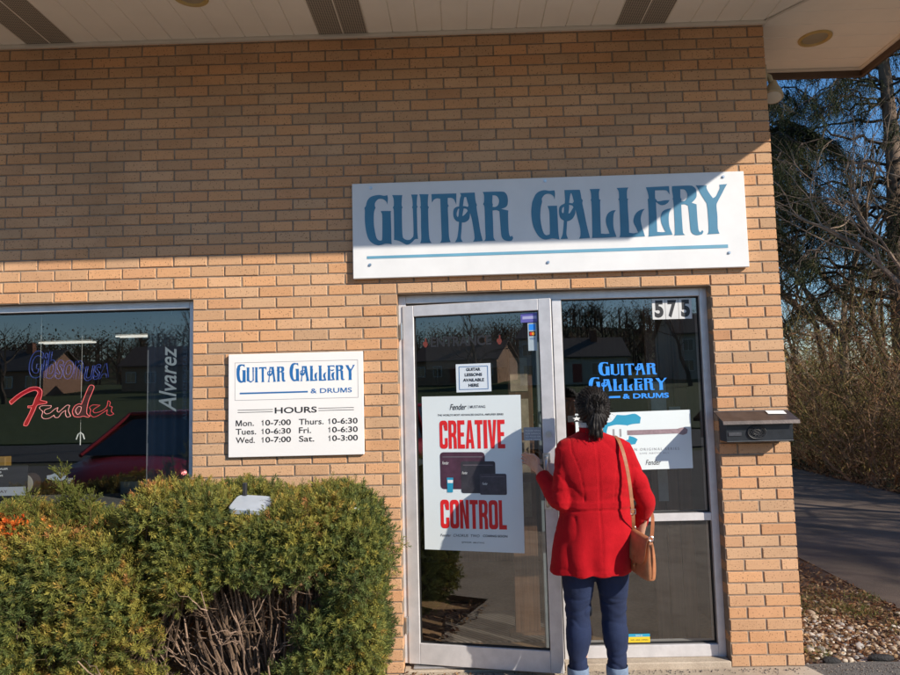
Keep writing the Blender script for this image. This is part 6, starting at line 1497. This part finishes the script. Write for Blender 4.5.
# ------------------------------------------------------------------ across the street (seen only as reflections in the glass)
def house(x, y, w_, d_, h_, wc, rc, lb, brick_=False, chim=True):
    z = terrain(x, y)+.05; t = thing('house', (x, y, z), lb, 'house', 'houses across the street'); wm = mat('siding', wc, .8, var=.12, scale=2); rm = mat('shingles', rc, .9, var=.25, scale=5)
    mb = MB(); mb.box((x-w_/2, y-d_/2, z-.4), (x+w_/2, y+d_/2, z+h_)); rh = d_*.30
    mb.add([(x-w_/2+.01, y-d_/2, z+h_), (x-w_/2+.01, y+d_/2, z+h_), (x-w_/2+.01, y, z+h_+rh)], [(0,1,2)]); mb.add([(x+w_/2-.01, y-d_/2, z+h_), (x+w_/2-.01, y+d_/2, z+h_), (x+w_/2-.01, y, z+h_+rh)], [(0,2,1)]); mb.build('wall', wm, t)
    mb = MB(); e = .4
    for s_ in (-1, 1):
        a = [(x-w_/2-e, y+s_*(d_/2+e), z+h_-e*.6*.6), (x+w_/2+e, y+s_*(d_/2+e), z+h_-e*.36), (x+w_/2+e, y, z+h_+rh+.02), (x-w_/2-e, y, z+h_+rh+.02)]; mb.add(a+[(p[0], p[1], p[2]+.15) for p in a], [(0,1,2,3), (4,7,6,5), (0,4,5,1), (2,6,7,3), (0,3,7,4), (1,5,6,2)])
    rf = mb.build('roof', rm, t)
    if chim: mb = MB(); mb.box((x+w_*.2, y+.2, z+h_), (x+w_*.2+.8, y+1.0, z+h_+rh+1.0)); mb.build('chimney', mat('chimney_brick', (.25,.11,.07), .9), rf)
    yf = y+d_/2; wh = mat('house_trim', (.65,.65,.62), .6, var=.03); gl = mat('house_glass', (.04,.05,.06), .08, var=.1, spec=.8)
    for k in range(5):
        cx = x-w_/2+w_*(k+.5)/5
        if k == 2: mb = MB(); mb.box((cx-.55, yf, z), (cx+.55, yf+.06, z+2.15)); dd = mb.build('door', mat('house_door', (.30,.07,.05), .5, var=.05), t); mb = MB(); mb.box((cx+.38, yf+.06, z+1.0), (cx+.44, yf+.11, z+1.06)); mb.build('handle', M['steel'], dd); continue
        for zz in ([.9] if h_ < 4 else [.9, 3.5]):
            mb = MB(); mb.box((cx-.6, yf, z+zz), (cx+.6, yf+.05, z+zz+1.3)); wn = mb.build('window', gl, t); mb = MB(); mb.box((cx-.7, yf, z+zz+1.3), (cx+.7, yf+.09, z+zz+1.4)); mb.box((cx-.7, yf, z+zz-.1), (cx+.7, yf+.09, z+zz)); mb.box((cx-.7, yf, z+zz), (cx-.6, yf+.09, z+zz+1.3)); mb.box((cx+.6, yf, z+zz), (cx+.7, yf+.09, z+zz+1.3)); mb.box((cx-.03, yf+.05, z+zz), (cx+.03, yf+.08, z+zz+1.3)); mb.build('frame', wh, wn)
for a in ((-62, -84, 15, 9, 3.0, (.36,.20,.13), (.10,.09,.085), 'long low brick house at the far left across the street'), (-40, -88, 13, 9, 3.1, (.40,.25,.16), (.14,.10,.08), 'tan brick house with dark roof across the street'), (-22, -80, 11, 8, 5.6, (.55,.54,.50), (.12,.11,.11), 'two storey white house across the street'),
          (-6, -86, 13, 9, 3.1, (.34,.24,.17), (.10,.075,.06), 'low brown house directly across the street'), (12, -80, 12, 8, 3.0, (.50,.46,.38), (.16,.13,.11), 'cream house across the street'), (32, -84, 14, 9, 5.6, (.45,.40,.33), (.09,.085,.08), 'two storey beige house at the far right across the street')): house(*a)
# wooded hill behind the houses
rng = np.random.default_rng(401); n = 1500; X_ = rng.uniform(-230, 200, n); Y_ = -rng.uniform(112, 205, n); S = []; P = []
for x, y in zip(X_, Y_):
    z = terrain(x, y); h_ = rng.uniform(5, 10); S.append([x, y, z-.5, x+rng.normal(0, .3), y, z+h_*.7, .22, .08])
    for k in range(7): a = rng.uniform(0, 6.28); q = z+h_*rng.uniform(.25, .65); l_ = rng.uniform(1.5, 3.2); S.append([x, y, q, x+math.cos(a)*l_, y+math.sin(a)*l_, q+l_*.9, .09, .03])
    P.append([x, y, z+h_*.68])
P = np.array(P)
lf = leaves(60000, lambda m, g: P[g.integers(0, len(P), m)]+g.normal(0, 1, (m, 3))*np.array([2.0, 2.0, 1.8]), [(.17,.11,.075), (.22,.145,.09), (.10,.08,.05), (.06,.08,.03)], .30, 402, 3)
o = vlink('distant_wood', cat(segmesh(S, 4, (.11,.085,.07), rng, .2), lf), M['dryleaf']); meta(o, 'bare brown wood on the hill behind the houses across the street', 'wood', None, 'stuff')
def street_tree(x, y, h_, sd, lb):
    rng = np.random.default_rng(sd); t = thing('bare_tree', (x, y, terrain(x, y)), lb, 'tree', 'bare trees across the street'); S = []; tips = []
    grow(S, tips, np.array([x, y, terrain(x, y)-.2]), np.array([0,0,1.]), h_*.30, h_*.022, 6, rng, .55); S = np.array(S); th = S[:, 6] > h_*.011
    vlink('trunk', segmesh(S[th], 7, (.09,.07,.055), rng, .05), M['bark'], t); vlink('crown', segmesh(S[~th], 3, (.10,.08,.065), rng, .2), M['bark'], t)
for k, (x, y, h_, lb) in enumerate(((-50, -66, 13, 'bare tree on the lawn between the brick houses'), (-31, -70, 14, 'tall bare tree on the lawn beside the white house'), (-14, -62, 11, 'bare tree on the lawn before the low brown house'), (3, -70, 13, 'bare tree on the lawn before the cream house'), (22, -66, 12, 'bare tree on the lawn at the right across the street'))): street_tree(x, y, h_, 410+k, lb)
for k, x in enumerate((-36, -4, 28)):
    t = thing('utility_pole', (x, -27, -.1), ('wooden utility pole across the street, in line with the tan brick house', 'wooden utility pole straight across the street', 'wooden utility pole across the street at the far right')[k], 'pole', 'utility poles along the street'); mb = MB(); mb.tube([(x,-27,-.3),(x,-27,9.5)], [.16,.11], 10); mb.build('pole', mat('pole_wood', (.12,.085,.06), .9), t); mb = MB(); mb.box((x-1.2,-27.07,8.7),(x+1.2,-26.9,8.85)); mb.build('crossarm', bpy.data.materials['pole_wood'], t)
    for q in (-1.05, -.4, .4, 1.05): mb = MB(); mb.tube([(x+q,-27,8.85),(x+q,-27,9.02)], .05, 8); mb.build('insulator', M['steel'], t)

def car(x, y, rz, col, lb, hscale=1.0, cabin=(-.95, .95), group=None):
    t = bpy.data.objects.new('parked_car', None); COL.objects.link(t); meta(t, lb, 'car', group); TT = Matrix.Translation((x, y, -.10)) @ Matrix.Rotation(rz, 4, 'Z')
    t.location = (x, y, -.10); pm = mat('car_paint', col, .25, .3, var=.03, spec=.7); gm = mat('car_glass', (.015,.018,.02), .06, var=0, spec=.9); tm_ = mat('tyre_rubber', (.02,.02,.02), .9, var=.1); H = hscale
    prof = [(-2.20,.42,.62*H,.70),(-2.12,.30,.80*H,.80),(-1.6,.26,.90*H,.87),(-.9,.25,.93*H,.89),(0,.24,.93*H,.90),(.8,.24,.92*H,.90),(1.3,.25,.88*H,.88),(1.85,.27,.78*H,.84),(2.15,.32,.66*H,.74),(2.24,.42,.58*H,.62)]
    mb = MB(); mb.T = TT; V = []; F = []; n = 12
    for px_, zb, zt, hw in prof: V += [(px_, -hw*.93, zb), (px_, -hw, zb+.16), (px_, -hw, (zb+zt)/2), (px_, -hw*.97, zt-.10), (px_, -hw*.86, zt), (px_, -hw*.3, zt+.025), (px_, hw*.3, zt+.025), (px_, hw*.86, zt), (px_, hw*.97, zt-.10), (px_, hw, (zb+zt)/2), (px_, hw, zb+.16), (px_, hw*.93, zb)]
    for i in range(len(prof)-1): F += [(i*n+k, i*n+(k+1) % n, (i+1)*n+(k+1) % n, (i+1)*n+k) for k in range(n)]
    F += [tuple(range(n))[::-1], tuple((len(prof)-1)*n+k for k in range(n))]; mb.add(V, F); mb.build('body', pm, t, smooth=True, angle=50)
    z0_, z1_ = .90*H, 1.43*H; c0, c1 = cabin
    mb = MB(); mb.T = TT; lo = [(c0-.35,-.80),(c1+.45,-.80),(c1+.45,.80),(c0-.35,.80)]; hi = [(c0+.15,-.62),(c1-.45,-.62),(c1-.45,.62),(c0+.15,.62)]
    mb.add([(a, b_, z0_) for a, b_ in lo]+[(a, b_, z1_-.05) for a, b_ in hi], [(0,1,5,4),(1,2,6,5),(2,3,7,6),(3,0,4,7)]); mb.build('windows', gm, t)
    mb = MB(); mb.T = TT; mb.box((c0+.10,-.64,z1_-.06),(c1-.40,.64,z1_), .025)
    for s_ in (-1, 1):
        for p_, q_ in (((c0-.35, s_*.81, z0_), (c0+.12, s_*.63, z1_-.03)), ((c1+.45, s_*.81, z0_), (c1-.42, s_*.63, z1_-.03)), ((.05, s_*.815, z0_), (.02, s_*.635, z1_-.03))): mb.tube([p_, q_], .03, 6)
    mb.build('roof', pm, t)
    for px_ in (-1.38, 1.38):
        for s_ in (-1, 1):
            mb = MB(); mb.T = TT; mb.tube([(px_, s_*.70, .33), (px_, s_*.91, .33)], .33, 24); wl = mb.build('wheel', tm_, t); mb = MB(); mb.T = TT; mb.tube([(px_, s_*.905, .33), (px_, s_*.918, .33)], .20, 12); mb.build('rim', M['steel'], wl)
    for s_ in (-1, 1):
        mb = MB(); mb.T = TT; mb.box((2.08, s_*.42, .60*H), (2.24, s_*.68, .70*H), .02); mb.build('headlight', mat('lamp_clear', (.7,.7,.7), .1, var=0), t); mb = MB(); mb.T = TT; mb.box((-2.21, s_*.45, .60*H), (-2.13, s_*.72, .74*H), .02); mb.build('tail_light', mat('lamp_red', (.4,.01,.01), .2, var=0), t)
    return t
car(-6.1, -6.3, R(90+4), (.42,.010,.018), 'dark red car parked nose in facing the display window', 1.04)
car(-13.5, -7.5, R(90), (.02,.022,.025), 'black car parked in the lot to the left', 1.0)
car(-1.0, -12.0, R(92), (.30,.31,.32), 'silver car parked at the street side of the lot', 1.0)
# rails of a fence-like guard along the lot are not in view; nothing else stands on the lot
